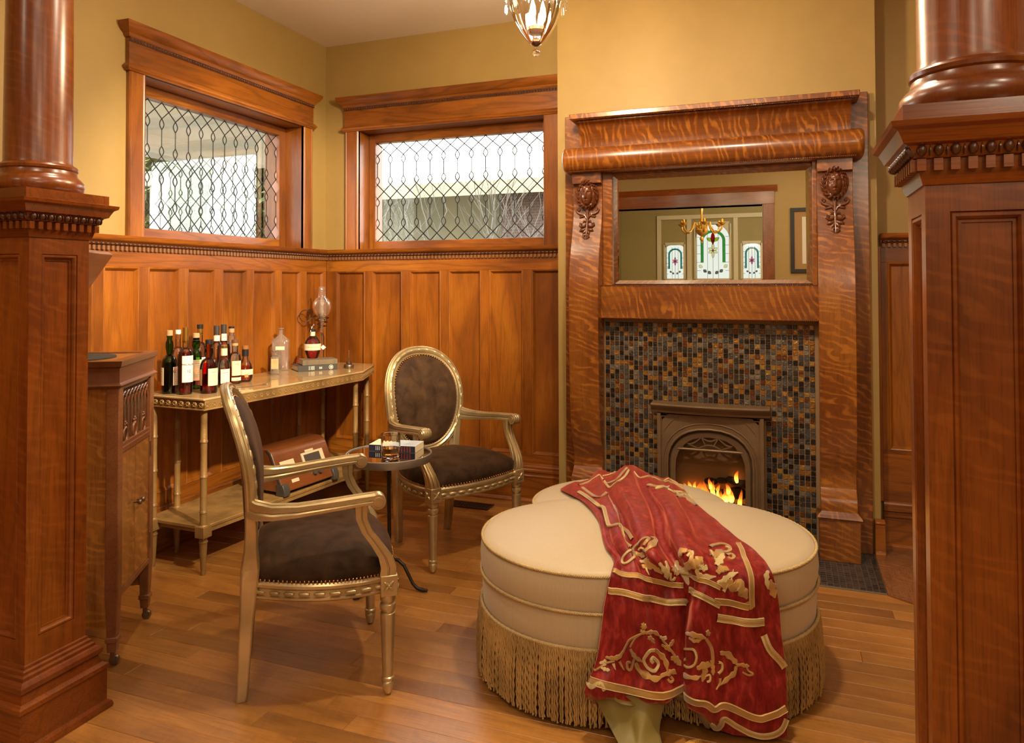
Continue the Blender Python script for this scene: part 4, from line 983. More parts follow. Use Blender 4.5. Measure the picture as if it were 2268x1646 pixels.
def bottle(label, x, y_, prof, glass, liq=None, cap=None, labels=(), lines=True, z=None, texts=(), name='whisky_bottle', seg=24):
    """prof (r, z); liq (level, material); cap list of (r, z0, z1, mat); labels (z0, z1, angle off, half angle, mat)"""
    b_ = empty(name, (x, y_, (TOPZ if z is None else z) + .0005), 0); tag(b_, label, 'bottle', 'bottles on the console table')
    build('glass', MB().lathe(prof, seg, cap=True), glass, b_, 0, 40)
    def rad(zz):
        for (r0, z0), (r1, z1) in zip(prof, prof[1:]):
            if z0 <= zz <= z1 and z1 > z0: return r0 + (r1 - r0) * (zz - z0) / (z1 - z0)
        return prof[-1][0]
    if liq:
        lv = liq[0]; P = [(max(.001, r - .0022), max(zz, .004)) for r, zz in prof if zz < lv] + [(rad(lv) - .0022, lv), (.001, lv)]
        build('liquid', MB().lathe(P, seg), liq[1], b_, 0, 40)
    for r, z0, z1, m in (cap or []): build('stopper', MB().lathe([(.001, z0), (r, z0), (r * 1.02, (z0 + z1) / 2), (r, z1 - .001), (r * .93, z1), (.001, z1)], 16), m, b_, 0, 40)
    ca = CAMDIR(x, y_)
    for z0, z1, off, ha, m in labels:
        r = max(rad(z0 + (z1 - z0) * q / 8) for q in range(9)) + .0004; o = build('label', patch(r, ca + off - ha, ca + off + ha, z0, z1), m, b_, 0, 30)
        if lines:
            ln = MB(); k = max(2, int((z1 - z0) / .011))
            for i in range(k):
                zz = z0 + (z1 - z0) * (i + .6) / (k + .3); w = ha * (.25 + .4 * ((i * 37 % 10) / 10)); pm = patch(r + .0009, ca + off - w, ca + off + w, zz, zz + (.0026 if i == k - 2 else .0009), 5, .0002); ln.add(pm.v, pm.f)
            build('label_print', ln, LPRINT, o, 0, 0)
    for s, size, off, zz, m in texts: wrap_text(b_, s, size, rad(zz) + .0026, ca + off, zz, m)
    return b_
def body(R_, H, sh, rn, zn, top, bulge=0):
    """shouldered bottle: body radius, body height, shoulder z, neck radius, neck start z, top z"""
    P = [(.001, .0), (R_ * .82, 0), (R_ * .96, .003), (R_, .010), (R_, H)]
    for i in range(1, 8):
        t = i / 8; P.append((rn + (R_ - rn) * math.cos(t * math.pi / 2) ** .8, H + (sh - H) * math.sin(t * math.pi / 2)))
    P += [(rn, sh + .004)]
    if bulge: P += [(rn + bulge, (sh + top) / 2 - .01), (rn + bulge * .8, (sh + top) / 2 + .015), (rn * .95, top - .02)]
    P += [(rn, top - .012), (rn + .0012, top - .010), (rn + .0012, top), (.001, top)]
    return P
bottle('dark green whisky bottle with cork and cream labels at the end of the row', -2.851, 2.778, body(.0360, .130, .185, .0125, .18, .285, .006), GREEN, (.150, DKGR), [(.0145, .283, .309, CORK)], [(.040, .130, R(62), R(34), LABEL), (.042, .128, R(-66), R(24), LABEL)], texts=[('G', .022, R(38), .108, INK), ])
bottle('red amber whisky bottle with white label and gold foil neck', -2.754, 2.782, body(.0345, .170, .222, .0130, .22, .262), CLEAR, (.205, RED), [(.0142, .250, .326, CAPG)], [(.060, .188, R(26), R(50), LABELW)], lines=False,
       texts=[('MACALLAN', .0125, R(26), .146, INK), ('12', .019, R(26), .113, INK)])
bottle('clear bottle with pale cap standing behind the white label bottle', -2.945, 2.925, body(.034, .15, .21, .0125, .2, .280), CLEAR, (.12, AMB2), [(.0135, .278, .300, LABELW)])
bottle('slim bright green whisky bottle with cork and tasting label', -2.838, 2.938, body(.0270, .16, .20, .0150, .2, .262, .005), GREEN, None, [(.0158, .238, .262, CAPB), (.0165, .262, .285, CORK)], [(.045, .150, R(20), R(48), LABEL), (.020, .042, R(25), R(30), plain('maroon_label', (.14, .03, .03, 1), .5))])
bottle('tall bottle with gold neck and black cap behind the slim green bottle', -2.925, 3.055, body(.036, .17, .225, .0135, .2, .280), CLEAR, (.15, AMB2), [(.0145, .265, .300, CAPG), (.0155, .300, .322, CAPB)], [(.06, .15, R(15), R(45), LABELW)])
bottle('brown glass whisky bottle with rounded shoulders and cream label', -2.678, 2.856, body(.0415, .115, .168, .0150, .165, .242, .007), AMBER, (.145, RED), [(.0165, .240, .262, CAPB)], [(.038, .122, R(34), R(38), LABEL), (.040, .118, R(-62), R(16), plain('tan_side_label', (.42, .22, .07, 1), .6))])
bottle('clear whisky bottle with pewter capsule and white neck label beside the gold neck bottle', -2.862, 3.108, body(.0345, .165, .225, .0140, .22, .270), CLEAR, (.14, AMB2), [(.0150, .268, .314, CAPS)], [(.232, .262, R(10), R(70), LABELW)])
bottle('amber whisky bottle with pewter capsule and shield neck label', -2.880, 3.180, body(.0350, .17, .225, .0140, .22, .270), CLEAR, (.245, AMB2), [(.0150, .268, .316, CAPS)], [(.228, .266, R(16), R(62), LABELW)])
bottle('small clear bottle with gilt cap and cream neck band and label', -2.743, 3.032, body(.0275, .110, .150, .0120, .14, .200), CLEAR, (.10, AMB2), [(.0160, .165, .202, LABEL), (.0150, .202, .218, CAPG)], [(.022, .096, R(22), R(56), LABELW)])
bottle('tall empty clear bottle with bubbled neck and black topped cork', -2.900, 3.262, body(.0330, .15, .205, .0140, .2, .268, .007), EMPTYG, None, [(.0150, .266, .290, CORK), (.0160, .290, .300, CAPB)])
bottle('clear bourbon bottle with brown wood stopper and portrait label', -2.787, 3.162, body(.0320, .125, .165, .0150, .16, .205), CLEAR, (.088, BRN), [(.0160, .203, .220, CORK), (.0180, .220, .237, CAPW)], [(.046, .124, R(20), R(46), LABEL), (.018, .036, R(20), R(50), LABEL)])
pb_ = [(.001, 0), (.026, 0), (.034, .006), (.0385, .022), (.0395, .045), (.0375, .072), (.032, .094), (.023, .112), (.0155, .124), (.0135, .135), (.0135, .160), (.001, .160)]
bottle('squat round clear bourbon bottle with wood topped black stopper at the end of the row', -2.789, 3.245, pb_, CLEAR, (.088, BRN), [(.0175, .140, .178, CAPB), (.0170, .178, .198, plain('honey_wood_stopper', (.30, .12, .03, 1), .4))], [(.040, .070, R(24), R(56), LABEL), (.028, .044, R(10), R(14), plain('orange_seal', (.50, .24, .06, 1), .5))])
bottle('round clear glass decanter flask standing behind the small gilt capped bottle', -2.800, 3.078, [(.001, 0), (.018, 0), (.026, .02), (.031, .045), (.029, .072), (.020, .092), (.011, .104), (.010, .128), (.014, .134), (.001, .134)], EMPTYG, None, None, name='glass_decanter')
# apothecary bottles with flat sides
def slab_bottle(label, x, y_, w, d, h, sh, top, labs, rz, frost):
    b_ = empty('apothecary_bottle', (x, y_, TOPZ + .0005), rz); tag(b_, label, 'bottle', 'old apothecary bottles')
    secs = []
    def sec(hx, hy, z, ch): return [Vector((p, q, z)) for p, q in ((hx * (1 - ch), -hy), (hx, -hy * (1 - ch)), (hx, hy * (1 - ch)), (hx * (1 - ch), hy), (-hx * (1 - ch), hy), (-hx, hy * (1 - ch)), (-hx, -hy * (1 - ch)), (-hx * (1 - ch), -hy))]
    for hx, hy, z, ch in ((w * .92, d * .9, 0, .25), (w, d, .006, .2), (w, d, h, .2), (w * .93, d * .93, h + (sh - h) * .25, .3), (w * .45, d * .5, h + (sh - h) * .7, .45), (.012, .012, sh, .5), (.0115, .0115, top - .012, .5), (.018, .018, top - .006, .5), (.018, .018, top, .5), (.009, .009, top, .5)): secs.append(sec(hx, hy, z, ch))
    build('glass', loft(secs), frost, b_, .001, 40)
    for z0, z1, hw, m in labs: build('label', MB().box(-hw, hw, -d - .0012, -d - .0004, z0, z1), m, b_, 0, 0)
    return b_
FROST = milky('cloudy_old_glass', (.92, .91, .88, 1), (.80, .76, .70, 1), .13, 1.6)
slab_bottle('large empty flat sided apothecary bottle with narrow cream label', -2.945, 3.745, .049, .028, .178, .225, .262, [(.128, .150, .027, LABEL)], R(28), FROST)
slab_bottle('small empty apothecary bottle with torn stained label', -2.850, 3.574, .0245, .015, .098, .118, .142, [(.032, .092, .020, plain('stained_label', (.62, .44, .20, 1), .7, var=.5))], R(28), EMPTYG)
# books
OLIVE = plain('olive_cloth_cover', (.17, .13, .075, 1), .7, var=.12, bump=.15, bscale=600); GREYC = plain('charcoal_cloth_cover', (.055, .050, .045, 1), .65, var=.15, bump=.15, bscale=600)
def bookpts(L): return L
mk = MB()
for x0, w in ((.066, .004), (.078, .004), (.086, .005), (.095, .005)):
    for i in range(4): mk.box(x0, x0 + w, -.0018, -.0012, .006 + i * .006, .0105 + i * .006)
for i in range(2): mk.box(.132 + i * .010, .138 + i * .010, -.0018, -.0012, .009, .022)
ring = MB().tube([(.205 + .013 * math.cos(a), -.0013, .017 + .0125 * math.sin(a)) for a in [k * math.pi / 8 for k in range(16)]], .0014, 5, True); [ring.box(.199 + i * .005, .2025 + i * .005, -.0018, -.0012, .010, .024) for i in range(3)]
bang = math.atan2(3.917 - 3.712, -2.633 + 2.792)
book('hardback_book', (-2.795, 3.716, TOPZ + .0005), bang, .245, .155, .034, GREYC, 'charcoal hardback book with white spine print, at the bottom of the pile', 'books piled under the red bourbon bottle', [(mk, LABELW), (ring, LABELW)])
lnm = MB(); [lnm.box(x0, x0 + .0012, -.0016, -.0011, .002, .029) for x0 in (.022, .030, .098, .190, .198)]
book('hardback_book', (-2.785, 3.748, TOPZ + .0352), bang - R(3), .215, .135, .031, OLIVE, 'olive cloth hardback book lying on the charcoal book', 'books piled under the red bourbon bottle', [(lnm, GREYC)])
# red bourbon bottle on the books
ZB = TOPZ + .0352 + .0318
rb_ = bottle('squat ruby bourbon bottle with cream paper band and horse stopper, on two books', -2.812, 3.885, [(.001, 0), (.030, 0), (.034, .004), (.046, .040), (.0515, .066), (.051, .085), (.044, .108), (.032, .126), (.018, .138), (.0145, .146), (.0145, .172), (.001, .172)], CLEAR, (.132, RUBY), [(.0165, .140, .168, LABEL), (.0190, .168, .183, CAPB)], [(.052, .092, 0, R(80), LABEL)], True, ZB, name='bourbon_bottle')
hm = MB(); ht_ = [(-.012, .182), (-.008, .196), (.002, .204), (.010, .202), (.016, .206), (.022, .200)]
hm.tube([(0, x_, z_) for x_, z_ in ht_], [.003, .005, .005, .0045, .004, .002], 7); hm.tube([(0, -.006, .195), (0, -.010, .186), (0, -.004, .182)], .002, 5); hm.tube([(0, .008, .200), (0, .012, .188), (0, .006, .183)], .002, 5); hm.tube([(0, .016, .205), (0, .012, .214), (0, .008, .206)], .0024, 5); hm.tube([(0, -.011, .183), (0, -.019, .176), (0, -.021, .160), (0, -.017, .150)], .0016, 5)
build('horse_stopper', hm, STEEL, rb_, 0, 60)
ca = CAMDIR(-2.812, 3.885)
build('hang_tag', MB().prism([(0, 0), (.016, .016), (.034, 0), (.016, -.016)], lambda u, v, w: (.053 * math.cos(ca + 1.15) + w * math.cos(ca) - u * math.sin(ca), .053 * math.sin(ca + 1.15) + w * math.sin(ca) + u * math.cos(ca), .068 + v), .004, .005), LABELW, rb_, 0, 0)
# glass funnel in its wire stand
fn_ = empty('glass_dropper_funnel', (-2.880, 4.080, TOPZ)); tag(fn_, 'clear glass globe funnel held in a coiled wire stand behind the bourbon bottle', 'funnel')
ZF = -.075; fp = [(.004, .270), (.006, .30), (.010, .345), (.019, .372), (.036, .395), (.055, .422), (.063, .455), (.059, .487), (.044, .512), (.029, .522), (.0265, .532), (.0265, .590), (.0285, .593)]
fp = [(r_, z_ + ZF) for r_, z_ in fp]
build('globe', MB().lathe(fp, 28, cap=False), EMPTYG, fn_, 0, 60)
build('inner_tube', MB().lathe([(.010, .40 + ZF), (.016, .43 + ZF), (.016, .49 + ZF), (.024, .518 + ZF)], 16, cap=False), FROST, fn_, 0, 60)
build('glass_loop', MB().tube([(-.026, -.012, .580 + ZF), (-.038, -.018, .575 + ZF), (-.043, -.020, .558 + ZF), (-.040, -.018, .540 + ZF), (-.032, -.014, .522 + ZF)], .003, 6), CLEAR, fn_, 0, 60)
build('drip_tip', MB().lathe([(.002, .215 + ZF), (.0035, .24 + ZF), (.006, .262 + ZF), (.0085, .268 + ZF), (.0085, .290 + ZF), (.006, .292 + ZF)], 12), STEEL, fn_, 0, 50)
wm = MB(); P = []
for i in range(70):
    t = i / 69; a = 2.4 + t * 6.28 * 3.2; r_ = .050 - .030 * t; P.append((r_ * math.cos(a), r_ * math.sin(a), .405 + ZF - .085 * t))
px0 = P[0]; d_ = Vector((-.62, -.78, 0)).normalized()
lead_in = [Vector(px0) + d_ * s_ + Vector((0, 0, z_)) for s_, z_ in ((.075, -.045), (.060, -.022), (.040, -.008), (.020, 0))]
lc = lead_in[0] + Vector((0, 0, .040)); loop_ = [lc + d_ * (.038 * math.sin(a) + .024) + Vector((0, 0, -.038 * math.cos(a))) for a in [R(-30) + R(320) * k / 20 for k in range(21)]]
wm.tube(loop_[::-1] + lead_in[1:] + P, .0028, 6); build('wire_coil', wm, IRON, fn_, 0, 60)
pst = MB().tube([(-.012, .012, .325 + ZF), (-.02, .05, .18), (-.025, .055, .012)], .0028, 6); pst.lathe([(.001, 0), (.045, 0), (.045, .006), (.020, .011), (.001, .012)], 20, (-.012, .050, .0008)); build('wire_post', pst, IRON, fn_, 0, 50)
# oil can and bar spoon
oc = empty('oil_can', (-2.612, 3.990, TOPZ + .0005)); tag(oc, 'small pewter oil can with thin upright spout at the far end of the console', 'oil can')
PEW = plain('pewter', (.24, .17, .11, 1), .35, .9)
build('can_body', MB().lathe([(.001, 0), (.030, 0), (.0315, .003), (.0315, .018), (.028, .024), (.020, .027), (.016, .028), (.018, .030), (.018, .042), (.014, .044), (.001, .046)], 24), PEW, oc, 0, 40)
build('spout', MB().lathe([(.0045, .044), (.003, .06), (.0014, .112), (.001, .113)], 10), PEW, oc, 0, 40)
bs = empty('bar_spoon', (-2.640, 3.010, TOPZ + .0035), R(74)); tag(bs, 'long twisted steel bar spoon lying before the bottles', 'spoon')
tw = MB(); n = 60; G = []
for i in range(n):
    t = i / (n - 1); a = t * 46; G.append([(.15 * t, math.cos(a + k * math.pi / 2) * .0023, math.sin(a + k * math.pi / 2) * .0023) for k in range(4)])
tw.surf(G, False, True); build('twisted_handle', tw, STEEL, bs, 0, 30); bw = MB().sphere((.168, 0, .001), .016, 6, 12, (1.1, .62, .22)); build('spoon_bowl', bw, STEEL, bs, 0, 60)
# ------------------------------------------------------------------ old radio on the lower shelf
rad_ = empty('wooden_radio', (-2.505, 3.455, .2295), R(-7)); tag(rad_, 'vintage wooden tabletop radio with cream dial plates on the lower console shelf', 'radio')
RW = wood('radio_walnut', (.075, .020, .005, 1), (.14, .040, .009, 1), (.21, .068, .016, 1), 'Y', .2, 6, .3, .5, .0, vary=.05)
pr2 = [(0, .018), (-.012, .05), (-.085, .205), (-.098, .225), (-.120, .240), (-.145, .243), (-.215, .243), (-.240, .232), (-.250, .205), (-.250, .018)]
build('case', MB().prism(pr2, lambda d, z, w: (d, w, z), -.215, .215), RW, rad_, .006)
Mf = Matrix.Translation((-.004, 0, .034)) @ Matrix.Rotation(R(-24.5), 4, 'Y')   # face plane: local x out, z up the slope
def fbox(y0, y1, z0, z1, d0, d1, nm, mat, bev=.0015): return build(nm, MB().box(d0, d1, y0, y1, z0, z1, Mf), mat, rad_, bev, 0)
CRM = plain('cream_bakelite', (.52, .42, .26, 1), .4); DGR = plain('dark_dial', (.05, .042, .035, 1), .4)
fbox(-.180, -.075, .085, .150, 0, .003, 'dial_plate', CRM); fbox(-.125, -.055, .085, .112, .002, .006, 'wood_inlay', RW); fbox(-.108, -.066, .094, .104, .005, .0075, 'dial_plate', CRM)
fbox(-.135, -.080, .022, .042, 0, .003, 'dial_plate', CRM); fbox(-.020, .150, .070, .162, 0, .010, 'speaker_frame', CRM); fbox(-.006, .118, .090, .150, .009, .012, 'speaker_cloth', DGR); fbox(.020, .085, .163, .176, 0, .006, 'name_plate', CRM)
for i in range(6): fbox(-.006, .118, .095 + i * .009, .0965 + i * .009, .0115, .014, 'speaker_bar', plain('bronze_bar', (.16, .12, .085, 1), .4, .5) if i == 0 else bpy.data.materials['bronze_bar'], 0)
for i in range(8): fbox(.024 + i * .014, .032 + i * .014, .074, .084, .009, .013, 'push_button', DGR, .001)
for (y_, z_) in ((.045, .038), (.085, .038)): build('knob', MB().lathe([(.001, 0), (.014, 0), (.013, .012), (.011, .015), (.001, .015)], 14, (0, 0, 0), Matrix.Rotation(R(65.5), 3, 'Y')).xf(Matrix.Translation(Mf @ Vector((.0, y_, z_)))), DGR, rad_, 0, 40)
for y_ in (-.196, .196): build('bakelite_foot', MB().prism([(.012, 0), (.012, .03), (-.002, .062), (-.05, .062), (-.05, 0)], lambda d, z, w: (d, w, z), y_ - .022, y_ + .022), DGR, rad_, .003)
build('edge_band', MB().prism([(p[0] * 1.0 + .003, p[1]) for p in pr2[:5]] + [(p[0] - .008, p[1] - .004) for p in pr2[:5]][::-1], lambda d, z, w: (d, w, z), -.2185, -.2135), DGR, rad_, 0, 0)
# ================================================================== PHONOGRAPH CABINET
cab = empty('phonograph_cabinet', (-2.541, 2.033, 0), R(30.8)); tag(cab, 'tall oak phonograph cabinet with gothic grille, twin doors and raised lid', 'cabinet')
CABZ = wood('cabinet_oak_upright', (.17, .055, .010, 1), (.30, .115, .020, 1), (.42, .18, .038, 1), 'Z', .25, 7, .34, .3, .45, vary=.06); CABM = wood('cabinet_rim_mahogany', (.14, .045, .014, 1), (.24, .085, .03, 1), (.32, .13, .05, 1), 'Y', .2, 6, .34, .25, vary=.05)
hx, hy = .215, .205
for sx, sy in ((1, -1), (1, 1), (-1, -1), (-1, 1)):
    c = (sx * (hx - .022), sy * (hy - .022)); secs = [rect((*c, 1.0), .022, .022, .1), rect((*c, .26), .022, .022, .1), rect((*c, .105), .0165, .0165, .1), rect((*c, .104), .021, .021, .1), rect((*c, .088), .021, .021, .1), rect((*c, .086), .017, .017, .1), rect((*c, .052), .015, .015, .1)]
    lg_ = build('corner_leg', loft(secs), CABM, cab, .001, 20)
    cm = MB().lathe([(.001, -.008), (.016, -.008), (.018, -.005), (.018, .005), (.016, .008), (.001, .008)], 18, (c[0] + .004, c[1] + .006, .0185), Matrix.Rotation(R(90), 3, 'X')); cm.box(c[0] - .008, c[0] + .008, c[1] - .006, c[1] + .002, .015, .054)
    build('caster', cm, PEW, lg_, .001, 40)
build('side_panel', MB().box(-hx + .03, hx - .04, -hy + .006, -hy + .02, .14, 1.0), CABZ, cab, 0, 0); build('side_panel', MB().box(-hx + .03, hx - .04, hy - .02, hy - .006, .14, 1.0), CABZ, cab, 0, 0); build('back_panel', MB().box(-hx + .006, -hx + .02, -hy + .03, hy - .03, .14, 1.0), CABZ, cab, 0, 0)
build('floor_panel', MB().box(-hx + .02, hx - .02, -hy + .02, hy - .02, .235, .25), CABM, cab, 0, 0)
rim = [Vector((hx, -hy, 0)), Vector((hx, hy, 0)), Vector((-hx, hy, 0)), Vector((-hx, -hy, 0))]
build('top_rim', MB().sweep([(-.03, .998), (.006, .998), (.010, 1.006), (.003, 1.012), (.001, 1.016), (.001, 1.068), (.008, 1.074), (.010, 1.086), (.012, 1.094), (-.03, 1.094)], rim, True), CABM, cab, 0, 28)
build('turntable_deck', MB().box(-hx + .005, hx - .005, -hy + .005, hy - .005, 1.040, 1.088), CABZ, cab, .002)
build('turntable', MB().lathe([(.001, 1.088), (.14, 1.088), (.15, 1.089), (.15, 1.0925), (.001, 1.093)], 36, (-.02, 0, 0)), plain('green_felt', (.05, .045, .035, 1), .9), cab, 0, 30)
yA, yB = -hy + .044, hy - .044
build('front_rail', MB().box(hx - .024, hx - .006, yA, yB, .985, 1.0), CABM, cab, .001, 0); build('front_rail', MB().box(hx - .024, hx - .002, yA, yB, .752, .775), CABM, cab, .003, 0); build('front_rail', MB().box(hx - .024, hx - .002, yA, yB, .235, .256), CABM, cab, .003, 0)
build('grille_backing', MB().box(hx - .028, hx - .022, yA, yB, .775, .985), plain('grille_cloth', (.10, .075, .045, 1), .9), cab, 0, 0)
gm = MB(); ng = 8; dw = (yB - yA) / ng; xg = hx - .012
for i in range(ng + 1): gm.box(xg - .004, xg + .003, yA + i * dw - .0026, yA + i * dw + .0026, .775, .908)
for i in range(-1, ng + 1):
    for s in (-1, 1):
        P = []
        for k in range(9):
            t = k / 8 * R(72); yy = yA + (i + (0 if s > 0 else 2)) * dw + s * dw * 2 * (1 - math.cos(t)); P.append((xg, yy, .905 + .070 * math.sin(t)))
        P = [p for p in P if yA - .002 <= p[1] <= yB + .002]
        if len(P) > 2: gm.tube(P, .0030, 5)
build('gothic_tracery', gm, CABM, cab, 0, 40)
for i in range(3):
    gr = MB(); yy = yA + dw * (1.4 + i * 2.6); gr.tube([(xg, yy + .021 * math.cos(a), .812 + .026 * math.sin(a)) for a in [k * math.pi / 8 for k in range(16)]], .0055, 6, True)
    for dx_, dz_ in ((0, .045), (-.01, .037), (.01, .037)): gr.sphere((xg, yy + dx_, .812 + dz_), .006, 4, 6)
    build('tracery_roundel', gr, CABM, cab, 0, 60)
build('front_rail', MB().box(hx - .024, hx - .004, yA, yB, .768, .790), CABM, cab, .003, 0)
for a, b_, ky in ((yA, -.0012, -.018), (.0012, yB, .020)):
    d_ = build('door', MB().box(hx - .022, hx - .007, a, b_, .257, .752), CABZ, cab, .0015, 0)
    build('knob', MB().lathe([(.004, 0), (.004, .012), (.009, .018), (.011, .024), (.009, .029), (.001, .031)], 14, (hx - .007, ky, .535), Matrix.Rotation(R(90), 3, 'Y')), PEW, d_, 0, 40)
for z_ in (.70, .33): build('hinge', MB().tube([(hx - .003, yB + .004, z_ - .028), (hx - .003, yB + .004, z_ + .028)], .0042, 8).sphere((hx - .003, yB + .004, z_ + .031), .0045).sphere((hx - .003, yB + .004, z_ - .031), .0045), PEW, cab, 0, 50)
Ml = Matrix.Translation((-hx + .01, 0, 1.100)) @ Matrix.Rotation(R(-57), 4, 'Y')
build('lid', MB().box(0, .47, -hy - .006, hy + .006, -.002, .022, Ml).box(.010, .46, -hy + .01, hy - .01, .022, .034, Ml), CABM, cab, .004)
build('lid_stay', MB().tube([(-.03, hy - .03, 1.09), Ml @ Vector((.22, hy - .03, 0))], .004, 6), PEW, cab, 0, 50)
# ================================================================== PENDANT LAMP
pen = empty('crystal_pendant', PEND); tag(pen, 'glowing ribbed crystal bell pendant lamp with glass drops hanging from the ceiling', 'pendant lamp')
mb = MB(); n = 64; G = []
for r_, z_ in ((.020, .020), (.036, .040), (.056, .070), (.074, .105), (.088, .145), (.097, .19), (.101, .24), (.100, .30), (.096, .36), (.100, .40), (.112, .42)):
    r_ *= 1.13; G.append([((r_ * (1 + .03 * math.cos(j * 2 * math.pi / n * 16))) * math.cos(2 * math.pi * j / n), (r_ * (1 + .03 * math.cos(j * 2 * math.pi / n * 16))) * math.sin(2 * math.pi * j / n), z_) for j in range(n)])
mb.surf(G, False, True); build('glass_bell', mb, glassy('ribbed_crystal', (.93, .86, .74, 1), 1.5, .03, 3.5), pen, 0, 60)
build('finial_cap', MB().lathe([(.001, .010), (.008, .011), (.020, .020), (.024, .026), (.022, .034), (.012, .045), (.001, .046)], 20), plain('bronze_fitting', (.14, .08, .05, 1), .3, .9), pen, 0, 40)
build('finial_ball', MB().sphere((0, 0, -.016), .0165, 10, 14).lathe([(.004, -.002), (.004, .014)], 8), GLASS, pen, 0, 60)
build('socket_cup', MB().lathe([(.001, .060), (.030, .062), (.040, .075), (.038, .090), (.020, .098), (.001, .100)], 20), bpy.data.materials['bronze_fitting'], pen, 0, 40)
BULB = emit('lit_bulb', (1, .82, .55, 1), 14)
for k in range(3):
    a = k * 2.1 + .4; build('candle_bulb', MB().lathe([(.002, .11), (.009, .12), (.013, .14), (.011, .17), (.004, .195), (.001, .205)], 12, (.030 * math.cos(a), .030 * math.sin(a), 0)), BULB, pen, 0, 60)
for k in range(10):
    a = k * 2 * math.pi / 10 + .16; dm = MB(); c = Vector((.128 * math.cos(a), .128 * math.sin(a), 0))
    dm.lathe([(.0005, .150), (.005, .160), (.007, .175), (.004, .195), (.001, .200)], 6, c); dm.lathe([(.001, .205), (.006, .213), (.001, .221)], 6, c); dm.tube([(c.x, c.y, .22), (c.x * .97, c.y * .97, .42)], .0012, 4)
    build('crystal_drop', dm, CLEAR, pen, 0, 20)
build('metal_gallery', MB().lathe([(.105, .415), (.122, .418), (.124, .432), (.112, .438)], 40, cap=False), bpy.data.materials['bronze_fitting'], pen, 0, 40)
ch = MB()
for k in range(3): a = k * 2.094; ch.tube([(.115 * math.cos(a), .115 * math.sin(a), .435), (.01 * math.cos(a), .01 * math.sin(a), .60)], .003, 6)
ch.tube([(0, 0, .60), (0, 0, ZC - PEND[2] - .02)], .004, 6); build('hanging_chain', ch, bpy.data.materials['bronze_fitting'], pen, 0, 50)
build('ceiling_canopy', MB().lathe([(.001, ZC - PEND[2] - .03), (.04, ZC - PEND[2] - .028), (.06, ZC - PEND[2] - .008), (.062, ZC - PEND[2] - .0005), (.001, ZC - PEND[2] - .0005)], 28), bpy.data.materials['bronze_fitting'], pen, 0, 40)
# ================================================================== VELVET THROW
BLK = [[(-.887, 3.064, .468), (-.814, 3.133, .497), (-.753, 3.242, .494), (-.671, 3.142, .549), (-.628, 3.257, .525), (-.543, 3.213, .520), (-.486, 3.268, .489), (-.416, 3.234, .478)], [(-.887, 2.934, .513), (-.814, 3.003, .542), (-.753, 3.112, .539), (-.671, 3.012, .594), (-.628, 3.127, .570), (-.543, 3.083, .565), (-.486, 3.138, .534), (-.416, 3.104, .523)], [(-.740, 2.729, .538), (-.689, 2.721, .559), (-.657, 2.787, .548), (-.583, 2.733, .592), (-.540, 2.863, .562), (-.452, 2.756, .582), (-.397, 2.837, .548), (-.320, 2.818, .539)], [(-.630, 2.534, .537), (-.593, 2.512, .555), (-.576, 2.583, .544), (-.500, 2.523, .578), (-.447, 2.624, .546), (-.370, 2.534, .573), (-.322, 2.628, .542), (-.247, 2.678, .536)], [(-.566, 2.363, .514), (-.533, 2.351, .530), (-.506, 2.402, .524), (-.440, 2.366, .543), (-.398, 2.467, .515), (-.328, 2.389, .542), (-.262, 2.493, .523), (-.169, 2.559, .523)], [(-.520, 2.295, .496), (-.481, 2.278, .504), (-.444, 2.312, .497), (-.391, 2.289, .512), (-.349, 2.378, .486), (-.284, 2.311, .518), (-.199, 2.416, .503), (-.095, 2.485, .501)], [(-.510, 2.220, .477), (-.464, 2.233, .467), (-.415, 2.267, .450), (-.351, 2.314, .431), (-.303, 2.336, .433), (-.243, 2.303, .461), (-.141, 2.356, .469), (-.053, 2.411, .474)], [(-.526, 2.207, .400), (-.467, 2.210, .394), (-.406, 2.254, .372), (-.327, 2.289, .362), (-.306, 2.339, .352), (-.260, 2.268, .388), (-.141, 2.343, .375), (-.034, 2.410, .384)], [(-.537, 2.196, .307), (-.478, 2.194, .304), (-.412, 2.243, .279), (-.318, 2.279, .272), (-.306, 2.339, .254), (-.262, 2.256, .299), (-.141, 2.331, .285), (-.026, 2.396, .289)], [(-.549, 2.182, .223), (-.482, 2.181, .222), (-.411, 2.233, .197), (-.312, 2.272, .189), (-.305, 2.337, .172), (-.257, 2.247, .211), (-.141, 2.321, .196), (-.016, 2.382, .202)], [(-.578, 2.156, .143), (-.503, 2.149, .151), (-.419, 2.204, .128), (-.312, 2.267, .129), (-.304, 2.330, .106), (-.254, 2.238, .123), (-.141, 2.303, .105), (-.013, 2.362, .115)], [(-.567, 2.193, .096), (-.502, 2.205, .097), (-.421, 2.248, .085), (-.330, 2.326, .075), (-.305, 2.356, .050), (-.247, 2.312, .020), (-.142, 2.318, .014), (-.013, 2.353, .014)]]
